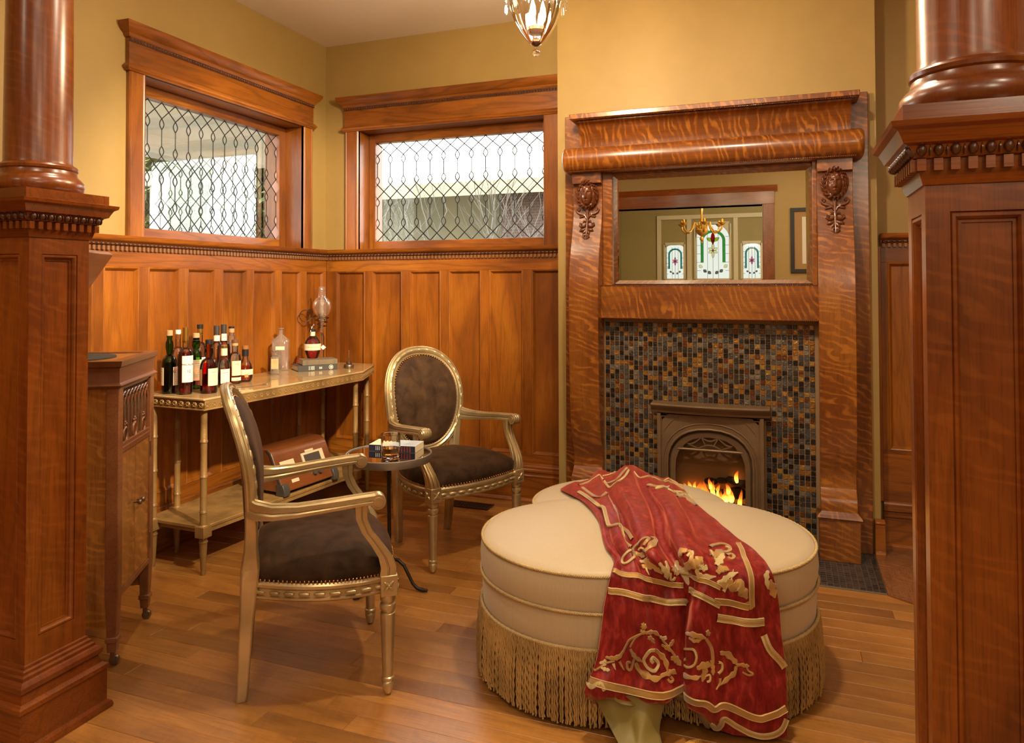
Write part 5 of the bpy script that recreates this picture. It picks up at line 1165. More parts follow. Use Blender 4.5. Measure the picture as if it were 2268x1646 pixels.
APPL = [
    ('g', 'b', .0153, [(0, .53), (.178, .534), (.344, .538), (.552, .55)]),
    ('i', 'b', .0195, [(0, .604), (.228, .6), (.406, .608), (.552, .604)]),
    ('g', 'b', .0153, [(.59, .51), (.7, .538), (.78, .573)]),
    ('i', 'b', .0181, [(.588, .569), (.717, .597), (.79, .624)]),
    ('g', 'b', .0195, [(.77, .612), (.817, .616), (.878, .628)]),
    ('g', 'b', .0167, [(.967, .397), (.917, .483), (.889, .565), (.889, .628)]),
    ('i', 'b', .0237, [(.785, .659), (.844, .667), (.93, .679)]),
    ('i', 'b', .0223, [(.925, .714), (.944, .761), (.998, .816)]),
    ('g', 'b', .0223, [(0, .871), (.172, .882), (.272, .886), (.35, .89), (.545, .882)]),
    ('i', 'b', .0125, [(.0, .879), (.05, .89), (.089, .875), (.117, .894)]),
    ('g', 'b', .0209, [(.595, .898), (.733, .902), (.772, .918), (.806, .906), (.861, .926), (.906, .941), (.933, .937), (.998, .926)]),
    ('i', 'b', .0167, [(.6, 1.0), (.689, .992), (.75, .973), (.767, .992), (.789, .969), (.8, .945), (.817, .949), (.861, .973), (.911, .992), (.944, .988), (.972, .973), (.998, .949)]),
    ('i', 'b', .0139, [(.061, .146), (.078, .181), (.117, .217), (.144, .24), (.128, .279), (.133, .311), (.194, .33), (.222, .346), (.233, .373), (.3, .389)]),
    ('g', 'b', .0125, [(.111, .13), (.128, .158), (.178, .193), (.278, .205), (.283, .236), (.222, .271), (.25, .303), (.317, .326), (.339, .358)]),
    ('i', 'b', .0098, [(.106, .115), (.167, .111), (.228, .123), (.294, .13)]),
    ('i', 'b', .0084, [(.294, .115), (.361, .107), (.411, .095)]),
    ('g', 'b', .0098, [(.306, .142), (.394, .138), (.456, .127), (.511, .107)]),
    ('i', 'b', .0098, [(.3, .134), (.322, .154), (.344, .154), (.4, .146), (.467, .142), (.517, .119)]),
    ('i', 'b', .007, [(.567, .123), (.622, .13), (.722, .107), (.778, .119), (.872, .119), (1.0, .111)]),
    ('g', 'l', .0223, [(.65, .154), (.711, .154), (.772, .154), (.833, .142)]),
    ('i', 'l', .0251, [(.7, .166), (.794, .15), (.844, .162), (.911, .15), (1.0, .134)]),
    ('i', 'b', .007, [(.811, .115), (.917, .099), (1.0, .107)]),
    ('g', 'l', .0307, [(.856, .178), (.922, .162), (.95, .17), (.967, .193)]),
    ('i', 'l', .0195, [(.861, .154), (.894, .166), (.967, .146), (.994, .162)]),
    ('i', 'b', .0084, [(.094, .456), (.133, .44), (.194, .436), (.233, .444), (.211, .459), (.156, .471), (.106, .467), (.094, .456)]),
    ('g', 'l', .0181, [(.2, .424), (.272, .424), (.322, .432), (.339, .444)]),
    ('g', 'b', .0111, [(.272, .412), (.306, .397), (.367, .377), (.422, .369), (.444, .377), (.406, .393)]),
    ('g', 'l', .0209, [(.389, .42), (.433, .409), (.478, .385), (.45, .373)]),
    ('i', 'b', .007, [(.328, .409), (.367, .397), (.389, .405), (.372, .412)]),
    ('i', 'l', .0153, [(.283, .459), (.339, .459), (.378, .448)]),
    ('g', 'l', .0223, [(.283, .483), (.333, .479), (.394, .483), (.422, .499)]),
    ('i', 't', .0084, [(.317, .487), (.317, .503), (.322, .518)]),
    ('i', 'l', .0167, [(.433, .467), (.439, .483), (.439, .503), (.433, .518)]),
    ('i', 'l', .0139, [(.478, .467), (.461, .491), (.439, .514)]),
    ('g', 'l', .0251, [(.494, .491), (.517, .503), (.533, .514)]),
    ('i', 'b', .007, [(.467, .503), (.45, .522), (.472, .526), (.489, .518)]),
    ('i', 'l', .0223, [(.589, .456), (.578, .479), (.578, .499), (.622, .495), (.672, .463)]),
    ('g', 'l', .0251, [(.644, .436), (.7, .416), (.711, .428)]),
    ('g', 'b', .0125, [(.728, .42), (.728, .44), (.706, .463), (.667, .475)]),
    ('g', 'l', .0307, [(.661, .483), (.711, .475), (.739, .467), (.761, .459)]),
    ('i', 'b', .0084, [(.744, .495), (.717, .495), (.7, .503), (.711, .518)]),
    ('i', 'l', .0167, [(.744, .467), (.739, .487), (.739, .503)]),
    ('g', 'b', .0125, [(.833, .416), (.883, .401), (.911, .412), (.9, .436), (.867, .448)]),
    ('i', 'b', .0084, [(.9, .416), (.906, .432), (.883, .444), (.867, .444)]),
    ('g', 'b', .0098, [(.867, .463), (.889, .456), (.889, .471), (.867, .483), (.861, .475)]),
    ('g', 'l', .0307, [(.806, .456), (.833, .456), (.872, .432)]),
    ('i', 'l', .0251, [(.794, .495), (.822, .479), (.856, .456)]),
    ('g', 'l', .0223, [(.778, .522), (.806, .51), (.822, .522)]),
    ('i', 'l', .0167, [(.767, .557), (.794, .55), (.817, .538), (.85, .534)]),
    ('g', 'l', .0251, [(.772, .561), (.8, .565), (.822, .553)]),
    ('i', 't', .0111, [(.794, .585), (.806, .565), (.839, .522)]),
    ('g', 'l', .0362, [(.811, .581), (.839, .569), (.856, .585), (.872, .604)]),
    ('g', 'l', .0251, [(.839, .553), (.844, .573), (.867, .597)]),
    ('i', 't', .0098, [(.822, .432), (.811, .467), (.806, .487)]),
    ('g', 'b', .0084, [(.867, .62), (.883, .616), (.894, .624), (.883, .632), (.872, .624)]),
    ('i', 'l', .0167, [(.983, .538), (.961, .561), (.956, .593)]),
    ('g', 'l', .0279, [(.972, .569), (.978, .593), (.983, .62)]),
    ('i', 'l', .0195, [(.706, .499), (.7, .518), (.722, .53), (.767, .534)]),
    ('g', 'l', .0195, [(.672, .483), (.717, .479), (.75, .471)]),
    ('i', 'b', .0084, [(.706, .444), (.739, .428), (.711, .459), (.65, .487)]),
    ('i', 'l', .0139, [(.728, .506), (.75, .495), (.75, .487)]),
    ('g', 'b', .0056, [(.25, .694), (.222, .714), (.194, .734), (.183, .749), (.167, .773)]),
    ('g', 'l', .0111, [(.172, .769), (.139, .792), (.111, .8)]),
    ('g', 'l', .0111, [(.067, .796), (.106, .796), (.144, .785)]),
    ('g', 'b', .0056, [(.117, .804), (.072, .816), (.05, .832), (.022, .843), (.0, .839)]),
    ('i', 'l', .0125, [(.039, .82), (.072, .812), (.061, .828)]),
    ('i', 'l', .0111, [(.056, .832), (.083, .835), (.106, .835)]),
    ('i', 't', .0098, [(.111, .812), (.122, .824), (.133, .832)]),
    ('g', 't', .0098, [(.144, .804), (.161, .816), (.178, .828)]),
    ('g', 'l', .0125, [(.25, .694), (.289, .694), (.322, .698), (.344, .71)]),
    ('g', 'l', .0125, [(.272, .706), (.3, .71), (.322, .726)]),
    ('i', 'l', .0125, [(.344, .71), (.361, .718), (.372, .71)]),
    ('g', 'l', .0111, [(.35, .734), (.372, .745), (.389, .753)]),
    ('g', 'b', .007, [(.356, .722), (.378, .742), (.394, .757), (.411, .773)]),
    ('g', 'l', .0098, [(.378, .742), (.394, .73), (.406, .718)]),
    ('g', 'l', .0195, [(.383, .773), (.417, .781), (.439, .796)]),
    ('i', 'b', .0098, [(.322, .745), (.294, .745), (.272, .761), (.261, .781), (.278, .8), (.306, .808), (.322, .804), (.333, .788), (.328, .777), (.311, .765), (.3, .773), (.311, .781)]),
    ('g', 'l', .0167, [(.322, .742), (.344, .761), (.361, .781), (.367, .812)]),
    ('g', 'l', .0195, [(.228, .796), (.25, .82), (.289, .832), (.322, .839), (.35, .828)]),
    ('g', 'l', .0167, [(.339, .828), (.367, .82), (.389, .816), (.406, .824)]),
    ('g', 'b', .007, [(.367, .839), (.378, .851), (.389, .843), (.378, .832)]),
    ('g', 'b', .0042, [(.244, .698), (.222, .718), (.211, .734), (.2, .753)]),
    ('g', 'l', .0125, [(.2, .757), (.222, .777), (.256, .788)]),
    ('g', 'b', .007, [(.222, .781), (.217, .8), (.211, .824), (.194, .82), (.189, .804), (.206, .8)]),
    ('g', 'l', .0181, [(.233, .679), (.244, .679), (.261, .679)]),
    ('g', 'l', .0125, [(.233, .694), (.25, .694), (.261, .691)]),
    ('g', 'l', .0167, [(.639, .706), (.711, .71), (.75, .718)]),
    ('g', 'l', .0125, [(.667, .718), (.706, .726), (.733, .722)]),
    ('g', 'b', .0098, [(.75, .718), (.767, .742), (.772, .769), (.772, .792)]),
    ('g', 'l', .0153, [(.75, .702), (.756, .702), (.761, .71)]),
    ('i', 'b', .007, [(.633, .753), (.694, .753), (.711, .773), (.694, .796), (.656, .808), (.622, .796), (.65, .781)]),
    ('g', 'l', .0139, [(.583, .812), (.633, .835), (.694, .835), (.728, .828)]),
    ('g', 'l', .0195, [(.711, .808), (.744, .796), (.767, .796)]),
    ('g', 'l', .0167, [(.75, .796), (.744, .816), (.733, .843)]),
    ('i', 'b', .0056, [(.744, .828), (.761, .824), (.761, .839), (.75, .843)]),
    ('g', 'l', .0125, [(.767, .781), (.772, .804), (.772, .824)]),
    ('g', 'l', .0181, [(.794, .761), (.817, .765), (.839, .785), (.844, .796)]),
    ('i', 'b', .007, [(.789, .788), (.8, .792), (.8, .808), (.789, .82)]),
    ('g', 'l', .0111, [(.844, .796), (.867, .796), (.878, .796)]),
    ('g', 'b', .0056, [(.844, .8), (.867, .796), (.878, .812), (.889, .82), (.878, .824), (.861, .816)]),
    ('g', 'l', .0139, [(.844, .8), (.839, .82), (.817, .835), (.794, .851)]),
    ('g', 't', .0084, [(.794, .832), (.794, .847), (.783, .863)]),
]
NR, NC = len(BLK), len(BLK[0])
def _cr(a, b_, c, d, t): return tuple(.5 * (2 * q + (-p + r) * t + (2 * p - 5 * q + 4 * r - s) * t * t + (-p + 3 * q - 3 * r + s) * t ** 3) for p, q, r, s in zip(a, b_, c, d))
def throw0(u, v):
    x, y_ = u * (NC - 1), v * (NR - 1); i, j = min(int(y_), NR - 2), min(int(x), NC - 2); ty, tx = y_ - i, x - j
    cl = lambda a, m: min(max(a, 0), m)
    rows = [_cr(*[BLK[cl(a, NR - 1)][cl(j + k, NC - 1)] for k in (-1, 0, 1, 2)], tx) for a in (i - 1, i, i + 1, i + 2)]
    return Vector(_cr(*rows, ty))
def throw(u, v):
    """surface point and normal of the throw, with soft pleats and creases"""
    e = .012; p = throw0(u, v); du = throw0(min(u + e, 1), v) - throw0(max(u - e, 0), v); dv = throw0(u, min(v + e, 1)) - throw0(u, max(v - e, 0))
    n = du.cross(dv); n = n.normalized() if n.length > 1e-9 else Vector((0, 0, 1))
    out = Vector((0, -.6, .8))
    if n.dot(out) < 0: n = -n
    edge = min(1, min(u, 1 - u) * 9)
    wv = .5 + .5 * math.sin(v * 9)
    top = max(0, min(1, (.58 - v) * 5)); low = max(0, min(1, (v - .56) * 5))
    h = (.0125 * (1 - abs(math.sin(u * 10.5 + 1.1 * math.sin(v * 4.1)))) * (1 + .9 * top + 1.1 * low) - .004 + .006 * math.sin(u * 27 + 2.2 * math.sin(v * 4)) + .010 * noise.noise(Vector((u * 6.0, v * 3.6, 3.3))) + .007 * noise.noise(Vector((u * 15, v * 6.5, 9.1)))) * edge + .0035 * noise.noise(Vector((u * 30, v * 20, 1.7)))
    return p + n * max(h, -.009) , n
VELV, nt, b = newmat('crimson_silk_velvet'); g = NG(nt); tc = g.n('ShaderNodeTexCoord').outputs['Object']
nz = g.noise(g.map(tc, (44, 44, 16)), 1, 4, .5, .6)
g.l(g.ramp(nz, [(.30, (.13, .003, .004, 1)), (.52, (.24, .012, .011, 1)), (.74, (.42, .045, .032, 1))]), b.inputs['Base Color'])
b.inputs['Roughness'].default_value = .42; b.inputs['Sheen Weight'].default_value = 1.0; b.inputs['Sheen Tint'].default_value = (1, .30, .20, 1); b.inputs['Sheen Roughness'].default_value = .36; b.inputs['Specular IOR Level'].default_value = .3
g.bump(nz, .25, b, .004)
GOLDV = plain('gold_velvet_band', (.42, .22, .038, 1), .42, .1, var=.45, sheen=.8); IVORY = plain('ivory_gold_embroidery', (.60, .46, .21, 1), .55, 0, var=.2, bump=.3, bscale=500)
LINING = plain('olive_gold_lining', (.20, .145, .025, 1), .5, var=.1, sheen=.2)
thr = empty('velvet_throw', (-.4, 2.5, 0)); tag(thr, 'crimson velvet throw with gold bands and scroll embroidery, draped over the ottoman', 'throw')
OFFS = -thr.location if False else Vector((.4, -2.5, 0))
NU, NV = 84, 132; V = []; V2 = []
for i in range(NV + 1):
    for j in range(NU + 1):
        p, n = throw(j / NU, i / NV); V.append(p + OFFS); V2.append(p - n * .005 + OFFS)
F = []
for i in range(NV):
    for j in range(NU): a = i * (NU + 1) + j; F.append((a, a + 1, a + NU + 2, a + NU + 1))
build('velvet_cloth', MB().add(V, F), VELV, thr, 0, 80, fix=False)
lin = MB().add(V2, F); nb = len(V2)
build('cloth_lining', lin, LINING, thr, 0, 80, fix=False)
edge = [i for i in range(NU + 1)] + [(i + 1) * (NU + 1) - 1 for i in range(1, NV + 1)] + [NV * (NU + 1) + j for j in range(NU - 1, -1, -1)] + [i * (NU + 1) for i in range(NV - 1, 0, -1)]
build('rolled_hem', MB().tube([(V[k] + V2[k]) / 2 for k in edge], .0034, 6, True), VELV, thr, 0, 80)
def resample(P, n):
    """Catmull-Rom through the uv points"""
    Q = []; m = len(P)
    for i in range(m - 1):
        a, b_, c, d = P[max(i - 1, 0)], P[i], P[i + 1], P[min(i + 2, m - 1)]
        for k in range(n): Q.append(_cr(a, b_, c, d, k / n))
    return Q + [P[-1]]
SPLIT = {'gold': [], 'ivory': []}
for m, kind, w, P in [('gold' if a == 'g' else 'ivory', k, w, P) for a, k, w, P in APPL]:
    Q = resample(P, 14 if kind == 'b' and w > .012 else 6); pts = [throw(min(max(u, .002), .998), min(max(v, .01), .998)) for u, v in Q]
    N = len(pts); G = []
    for i in range(N):
        p, n = pts[i]; t = (pts[min(i + 1, N - 1)][0] - pts[max(i - 1, 0)][0]); t = t.normalized() if t.length > 1e-6 else Vector((1, 0, 0))
        s_ = t.cross(n).normalized(); q = i / (N - 1)
        k = 1.0 if kind == 'b' else ((math.sin(math.pi * min(1, q * .9 + .06)) ** .75) * (1 + .28 * math.sin(q * 19)) if kind == 'l' else 1 - q * .85)
        hw = max(.0006, w * .5 * k); lift = .0030
        G.append([p + n * (lift - .003) + s_ * hw + OFFS, p + n * (lift + .0012) + s_ * hw * .86 + OFFS, p + n * (lift + .0018) + OFFS, p + n * (lift + .0012) - s_ * hw * .86 + OFFS, p + n * (lift - .003) - s_ * hw + OFFS])
    nm = 'woven_band' if kind == 'b' and w > .0095 else 'scroll_applique'
    build(nm, MB().surf(G), IVORY if m == 'ivory' else GOLDV, thr, 0, 60, fix=False)
    if kind == 'b' and w > .0125:
        for s in (-1, 1):      # corded edges of the wide bands
            e = MB().tube([(r[1] if s > 0 else r[3]) for r in G], .0013, 5); build('band_cord', e, IVORY, thr, 0, 80)
        if m == 'ivory':
            build('band_stripe', MB().surf([[r[2] + (r[1] - r[2]) * .38 + (r[2] - (r[0] + r[4]) / 2) * .0 + Vector((0, -.0007, .0007)), r[2] + Vector((0, -.0009, .0009)), r[2] + (r[3] - r[2]) * .38 + Vector((0, -.0007, .0007))] for r in G]), GOLDV, thr, 0, 60, fix=False)
# corner of the lining hanging out below the rolled hem, and the tassel fringe
LN = [[(-.560, 2.182, .135), (-.510, 2.180, .140), (-.450, 2.190, .135), (-.395, 2.215, .128), (-.350, 2.250, .120)],
      [(-.548, 2.176, .105), (-.500, 2.165, .095), (-.450, 2.185, .100), (-.400, 2.188, .090), (-.360, 2.235, .085)],
      [(-.505, 2.150, .058), (-.475, 2.150, .050), (-.440, 2.168, .052), (-.408, 2.150, .048), (-.365, 2.205, .040)],
      [(-.462, 2.118, .018), (-.445, 2.118, .016), (-.425, 2.125, .026), (-.400, 2.118, .018), (-.345, 2.160, .012)],
      [(-.447, 2.098, .006), (-.430, 2.094, .006), (-.412, 2.096, .010), (-.385, 2.100, .006), (-.335, 2.130, .005)]]
def grid_eval(Gd, u, v):
    nr, nc = len(Gd), len(Gd[0]); x, y_ = u * (nc - 1), v * (nr - 1); i, j = min(int(y_), nr - 2), min(int(x), nc - 2); cl = lambda a, m: min(max(a, 0), m)
    rows = [_cr(*[Gd[cl(a, nr - 1)][cl(j + k, nc - 1)] for k in (-1, 0, 1, 2)], x - j) for a in (i - 1, i, i + 1, i + 2)]
    return Vector(_cr(*rows, y_ - i))
G = [[grid_eval(LN, j / 28, i / 24) + OFFS for j in range(29)] for i in range(25)]
o = build('lining_flap', MB().surf(G), LINING, thr, 0, 80, fix=False); md = o.modifiers.new('thick', 'SOLIDIFY'); md.thickness = .003
TASS = plain('gold_silk_tassel', (.46, .24, .035, 1), .5, 0, var=.35); tm_ = MB(); rt_ = random.Random(11)
def tassels(A, B, n, L, d):
    A, B, d = Vector(A), Vector(B), Vector(d).normalized()
    for k in range(n):
        t = rt_.random(); p = A + (B - A) * t + OFFS; dd = (d + Vector((rt_.uniform(-.5, .5), rt_.uniform(-.4, .4), 0))).normalized(); l = L * rt_.uniform(.6, 1.1); sd = Vector((-dd.y, dd.x, 0)) * rt_.uniform(-.012, .012); z0 = p.z
        tm_.tube([p, p + dd * l * .35 + sd + Vector((0, 0, .006 * rt_.random() - z0 * .3)), p + dd * l * .7 + sd * 1.6 + Vector((0, 0, -z0 * .8 + .004 * rt_.random())), Vector((p.x, p.y, .0025 + .004 * rt_.random())) + dd * l + sd], [.0016, .0014, .0012, .0006], 4)
tassels((-.455, 2.104, .008), (-.335, 2.132, .008), 230, .050, (.25, -1, 0)); tassels((-.338, 2.150, .016), (-.250, 2.250, .016), 150, .075, (-.3, -1, 0))
o = build('tassel_fringe', tm_, TASS, thr, 0, 80); o['kind'] = 'stuff'
cd_ = MB().tube([Vector(p) + OFFS + Vector((0, 0, .004)) for p in ((-.458, 2.102, .010), (-.43, 2.097, .010), (-.41, 2.098, .012), (-.385, 2.102, .010), (-.335, 2.130, .010))], .005, 6); build('tassel_heading', cd_, TASS, thr, 0, 80)
# ================================================================== HALL AND DINING ROOM BEHIND THE CAMERA
FH = lambda u, d, z: Vector((u, FY + d, z))
OPX = (-3.0, -.285, 0, 2.428)
wall_front = struct(build('wall_front', wall_open(lambda u, d, z: Vector((u, FY + d, z)), XW, 3.5, 0, ZC, [OPX], -.25, 0), PAINT, None, 0, 0))
bx('door_casing', -.285, -.144, FY, FY + .03, 0, 2.43, COLZ, wall_front); bx('door_casing', -3.05, -3.0, FY, FY + .03, 0, 2.43, COLZ, wall_front)
bx('door_head', -3.05, -.138, FY, FY + .034, 2.428, 2.60, COLX, wall_front)
build('door_crown', mould(FH, [(0, 2.60), (.04, 2.60), (.05, 2.62), (.075, 2.65), (.085, 2.675), (0, 2.675)], -3.05, -.100), COLX, wall_front, 0, 30)
bx('door_jamb', -.297, -.285, FY - .25, FY, 0, 2.428, COLZ, wall_front, 0); bx('door_soffit', -3.0, -.297, FY - .25, FY, 2.428, 2.44, COLX, wall_front, 0)
pf = empty('picture_frame', (.25, FY + .001, 1.93)); tag(pf, 'black framed picture with tan mat on the hall wall, seen in the mirror', 'picture')
fm_ = MB(); w_, h_ = .195, .43
for A in ((-w_, w_, -h_, -h_ + .05), (-w_, w_, h_ - .05, h_), (-w_, -w_ + .05, -h_ + .05, h_ - .05), (w_ - .05, w_, -h_ + .05, h_ - .05)): fm_.box(A[0], A[1], 0, .03, A[2], A[3])
build('frame', fm_, BLACK, pf, .003, 0); build('mat_board', MB().box(-w_ + .05, w_ - .05, .004, .012, -h_ + .05, h_ - .05), plain('tan_mat', (.33, .19, .07, 1), .8), pf, 0, 0); build('print', MB().box(-.05, .09, .012, .014, -.31, .31), plain('pale_print', (.62, .56, .46, 1), .7), pf, 0, 0)
DY = -6.2; DP = plain('olive_dining_paint', (.34, .28, .11, 1), .6); TRW = plain('cream_painted_trim', (.66, .60, .42, 1), .5)
wins = [(-2.206, -1.846, 1.444, 2.115), (-1.625, -.998, 1.444, 2.497), (-.771, -.436, 1.444, 2.115)]
FD = lambda u, d, z: Vector((u, DY + d, z))
wall_dining = struct(build('wall_dining', wall_open(FD, XW - .3, 1.6, 0, ZC, wins, -.2, 0), DP, None, 0, 0))
struct(bx('wall_dining_left', XW - .3, XW - .02, DY, FY - .25, 0, ZC, DP, None, 0)); struct(bx('wall_dining_right', 1.3, 1.6, DY, FY - .25, 0, ZC, DP, None, 0))
# cream panelled surround
for u0_, u1_, z0_, z1_ in ((-2.36, -.28, 1.36, 1.42), (-2.36, -.28, 2.60, 2.68), (-2.36, -2.28, 1.42, 2.60), (-.36, -.28, 1.42, 2.60), (-1.79, -1.70, 1.42, 2.60), (-.93, -.845, 1.42, 2.60)):
    build('window_surround', MB().add(*boxfn(FD, u0_, u1_, 0, .04, z0_, z1_)), TRW, wall_dining, .003, 0)
STN = {k: glassy('stained_' + k, (*c, 1), 1.45, .05, .5) for k, c in dict(clear=(.34, .35, .34), green=(.20, .55, .22), teal=(.16, .52, .50), pink=(.85, .45, .62), red=(.55, .06, .06), lime=(.55, .68, .20), grey=(.35, .36, .36), cream=(.90, .85, .62)).items()}
def stained(name, u0_, u1_, z0_, z1_, arch_, border, big):
    w = struct(empty(name)); c = (u0_ + u1_) / 2; hw = (u1_ - u0_) / 2; gd = -.06
    build('glass_sheet', MB().add(*boxfn(FD, u0_, u1_, gd - .003, gd, z0_, z1_)), STN['clear'], w, 0, 0)
    # masonry above the arch
    zs = z1_ - hw if arch_ else z1_ - .07
    P = [(u0_, z1_ + .001)] + [(c - hw * math.cos(t), zs + (z1_ - zs) * math.sin(t)) for t in [math.pi * k / 20 for k in range(21)]] + [(u1_, z1_ + .001)]
    for A in (P[:12], P[11:]):
        pass
    mb = MB(); n = len(P) - 2; mb.surf([[FD(P[k + 1][0], d, P[k + 1][1]) for k in range(n)] + [] for d in (gd + .012, .030)] + [[FD(P[k + 1][0], .030, z1_ + .04) for k in range(n)], [FD(P[k + 1][0], gd + .012, z1_ + .04) for k in range(n)]], True, False)
    build('arch_trim', mb, TRW, w, 0, 30)
    for a, b_, e, f_ in ((u0_ - .03, u0_ + .012, z0_, z1_), (u1_ - .012, u1_ + .03, z0_, z1_), (u0_, u1_, z0_ - .03, z0_ + .012)): build('sash', MB().add(*boxfn(FD, a, b_, gd - .02, .03, e, f_)), TRW, w, 0, 0)
    ld = MB(); L_ = lambda P_, r=.004: ld.tube([FD(u, gd + .003, z) for u, z in P_], r, 5)
    def fill(P_, k, d=.0045): build('glass_piece', MB().prism(P_, lambda u, z, ww: FD(u, ww, z), gd + .001, gd + d), STN[k], w, 0, 0)
    k = .72; bw = hw * .13; zb = z0_ + (z1_ - z0_) * .30; zsb = zs if arch_ else z1_ - .19
    def path(kk): return [(c - hw * kk, zb)] + [(c - hw * kk * math.cos(t), zsb + (z1_ - zsb) * kk * .86 * math.sin(t)) for t in [math.pi * q / 16 for q in range(17)]] + [(c + hw * kk, zb)]
    po, pi_ = path(k), path(k - .15)
    for q in range(len(po) - 1): fill([po[q], po[q + 1], pi_[q + 1], pi_[q]], border)
    L_(po); L_(pi_)
    for f_ in (-.32, 0, .32): L_([(c + hw * f_, z0_), (c + hw * f_, z1_ - .05)], .003)
    for q in range(1, 6): z = z0_ + (z1_ - z0_) * q / 6.5; L_([(u0_, z), (c - hw * k, z)], .003); L_([(c + hw * k, z), (u1_, z)], .003)
    def petal(cx_, cz_, l, wd, an): return [(cx_ + math.cos(an) * l * t - math.sin(an) * wd * math.sin(math.pi * t) * s, cz_ + math.sin(an) * l * t + math.cos(an) * wd * math.sin(math.pi * t) * s) for s, ts in ((1, (0, .25, .5, .75, 1)), (-1, (.75, .5, .25))) for t in ts]
    fz = z0_ + (z1_ - z0_) * .52; s = hw * .36
    for q in range(6): pp = petal(c, fz, s * (1.35 if q % 3 == 1 else .9), s * .25, math.pi / 6 + q * math.pi / 3); fill(pp, 'cream' if big else 'pink', .005); L_(pp + [pp[0]], .0025)
    fill([(c + .02 * math.cos(t), fz + .02 * math.sin(t)) for t in [q * math.pi / 4 for q in range(8)]], 'pink', .007)
    for sgn in (-1, 1):
        for q in range(3): pp = petal(c + sgn * hw * (.12 + .26 * q), z0_ + .10 + .03 * q * q, hw * .26, hw * .10, math.pi / 2 - sgn * .9); fill(pp, 'grey' if q < 2 else 'cream'); L_(pp + [pp[0]], .0025)
    if big:
        pp = petal(c, z1_ - .40, .26, .04, math.pi / 2); fill(pp, 'red'); L_(pp + [pp[0]], .003)
        for sgn in (-1, 1): pp = petal(c, z1_ - .33, .14, .035, math.pi / 2 - sgn * 1.05); fill(pp, 'lime'); L_(pp + [pp[0]], .003)
    build('lead_came', ld, LEAD, w, 0, 60)
stained('window_3', *wins[0], False, 'teal', False); stained('window_4', *wins[1], True, 'green', True); stained('window_5', *wins[2], False, 'teal', False)
cha = empty('dining_chandelier', (-1.28, -4.0, 2.20)); tag(cha, 'amber blown glass chandelier with curled arms seen in the mirror', 'chandelier')
AMBG = plain('amber_blown_glass', (.46, .23, .03, 1), .12, 0, coat=.6)
build('stem', MB().lathe([(.012, .10), (.022, .16), (.014, .26), (.026, .38), (.010, .44), (.008, ZC - 2.2)], 14), AMBG, cha, 0, 50); build('bowl', MB().lathe([(.002, -.19), (.012, -.17), (.006, -.155), (.03, -.13), (.034, -.10), (.012, -.075), (.05, -.05), (.10, -.005), (.105, .03), (.06, .06), (.02, .10)], 20), AMBG, cha, 0, 50)
for k in range(6):
    a = k * math.pi / 3 + .3; c, s = math.cos(a), math.sin(a); P = [(.07, .02), (.10, .12), (.14, .15), (.17, .06), (.22, -.01), (.29, -.01), (.335, .04), (.345, .09)]
    arm = build('arm', MB().tube([(c * r_, s * r_, z_) for r_, z_ in P], .014, 8), AMBG, cha, 0, 60); build('bobeche', MB().lathe([(.008, .09), (.03, .10), (.062, .135), (.064, .138), (.02, .11), (.018, .19), (.001, .20)], 14, (c * .345, s * .345, 0)), AMBG, arm, 0, 50)
hl = empty('hall_fill_lamp', (1.0, -.6, 2.38)); tag(hl, 'added round opal glass fill lamp hanging on a brass stem', 'lamp')  # housing for the added hall fill light
build('opal_globe', MB().lathe([(.04, .285), (.10, .29), (.24, .31), (.30, .36), (.31, .40)], 24, cap=False), plain('opal_glass', (.8, .75, .6, 1), .3), hl, 0, 60)
build('stem', MB().tube([(0, 0, .28), (0, 0, ZC - 2.4)], .01, 8), BRASS, hl, 0, 50)
for c in FILL_CANS:  # trim rings for the added downlights
    o = empty('fill_downlight', (c[0], c[1], ZC)); tag(o, 'added small round recessed fill light in the flat white ceiling', 'ceiling light', 'added ceiling fill lights'); build('trim_ring', MB().lathe([(.066, -.001), (.085, -.001), (.085, -.007), (.070, -.010), (.066, -.004)], 28, cap=False), CEIL, o, 0, 30)
# ================================================================== OUT OF DOORS
GR = plain('pale_paving', (.22, .22, .18, 1), .9, var=.3); struct(bx('ground_outside', -40, 30, -30, 45, -1.3, -1.1, GR, None, 0))
CRMP = plain('cream_porch_paint', (.92, .88, .80, 1), .6)
po = empty('porch_roof', (-4.6, 5.0, 2.4)); tag(po, 'cream porch ceiling and beam outside the left window', 'porch')
build('porch_ceiling', MB().box(-1.25, .3, -3.6, 1.6, .44, .50), CRMP, po, 0, 0); build('porch_beam', MB().box(-1.45, -1.20, -3.6, 1.6, .26, .46), CRMP, po, .01, 0); build('porch_beam', MB().box(-1.45, .3, 1.40, 1.6, .26, .46), CRMP, po, .01, 0)
pp = empty('porch_post', (-5.9, 5.6, -1.1)); tag(pp, 'slim white porch post outside the left window', 'post'); build('shaft', MB().box(-.06, .06, -.06, .06, 0, 3.6), plain('white_post_paint', (.5, .5, .48, 1), .6), pp, .01, 0); build('post_cap', MB().box(-.09, .09, -.09, .09, 3.45, 3.6), bpy.data.materials['white_post_paint'], pp, .01, 0)
LEAF = plain('spring_leaf', (.17, .23, .08, 1), .7, var=.4); BARK = plain('pale_grey_bark', (.10, .09, .075, 1), .8)
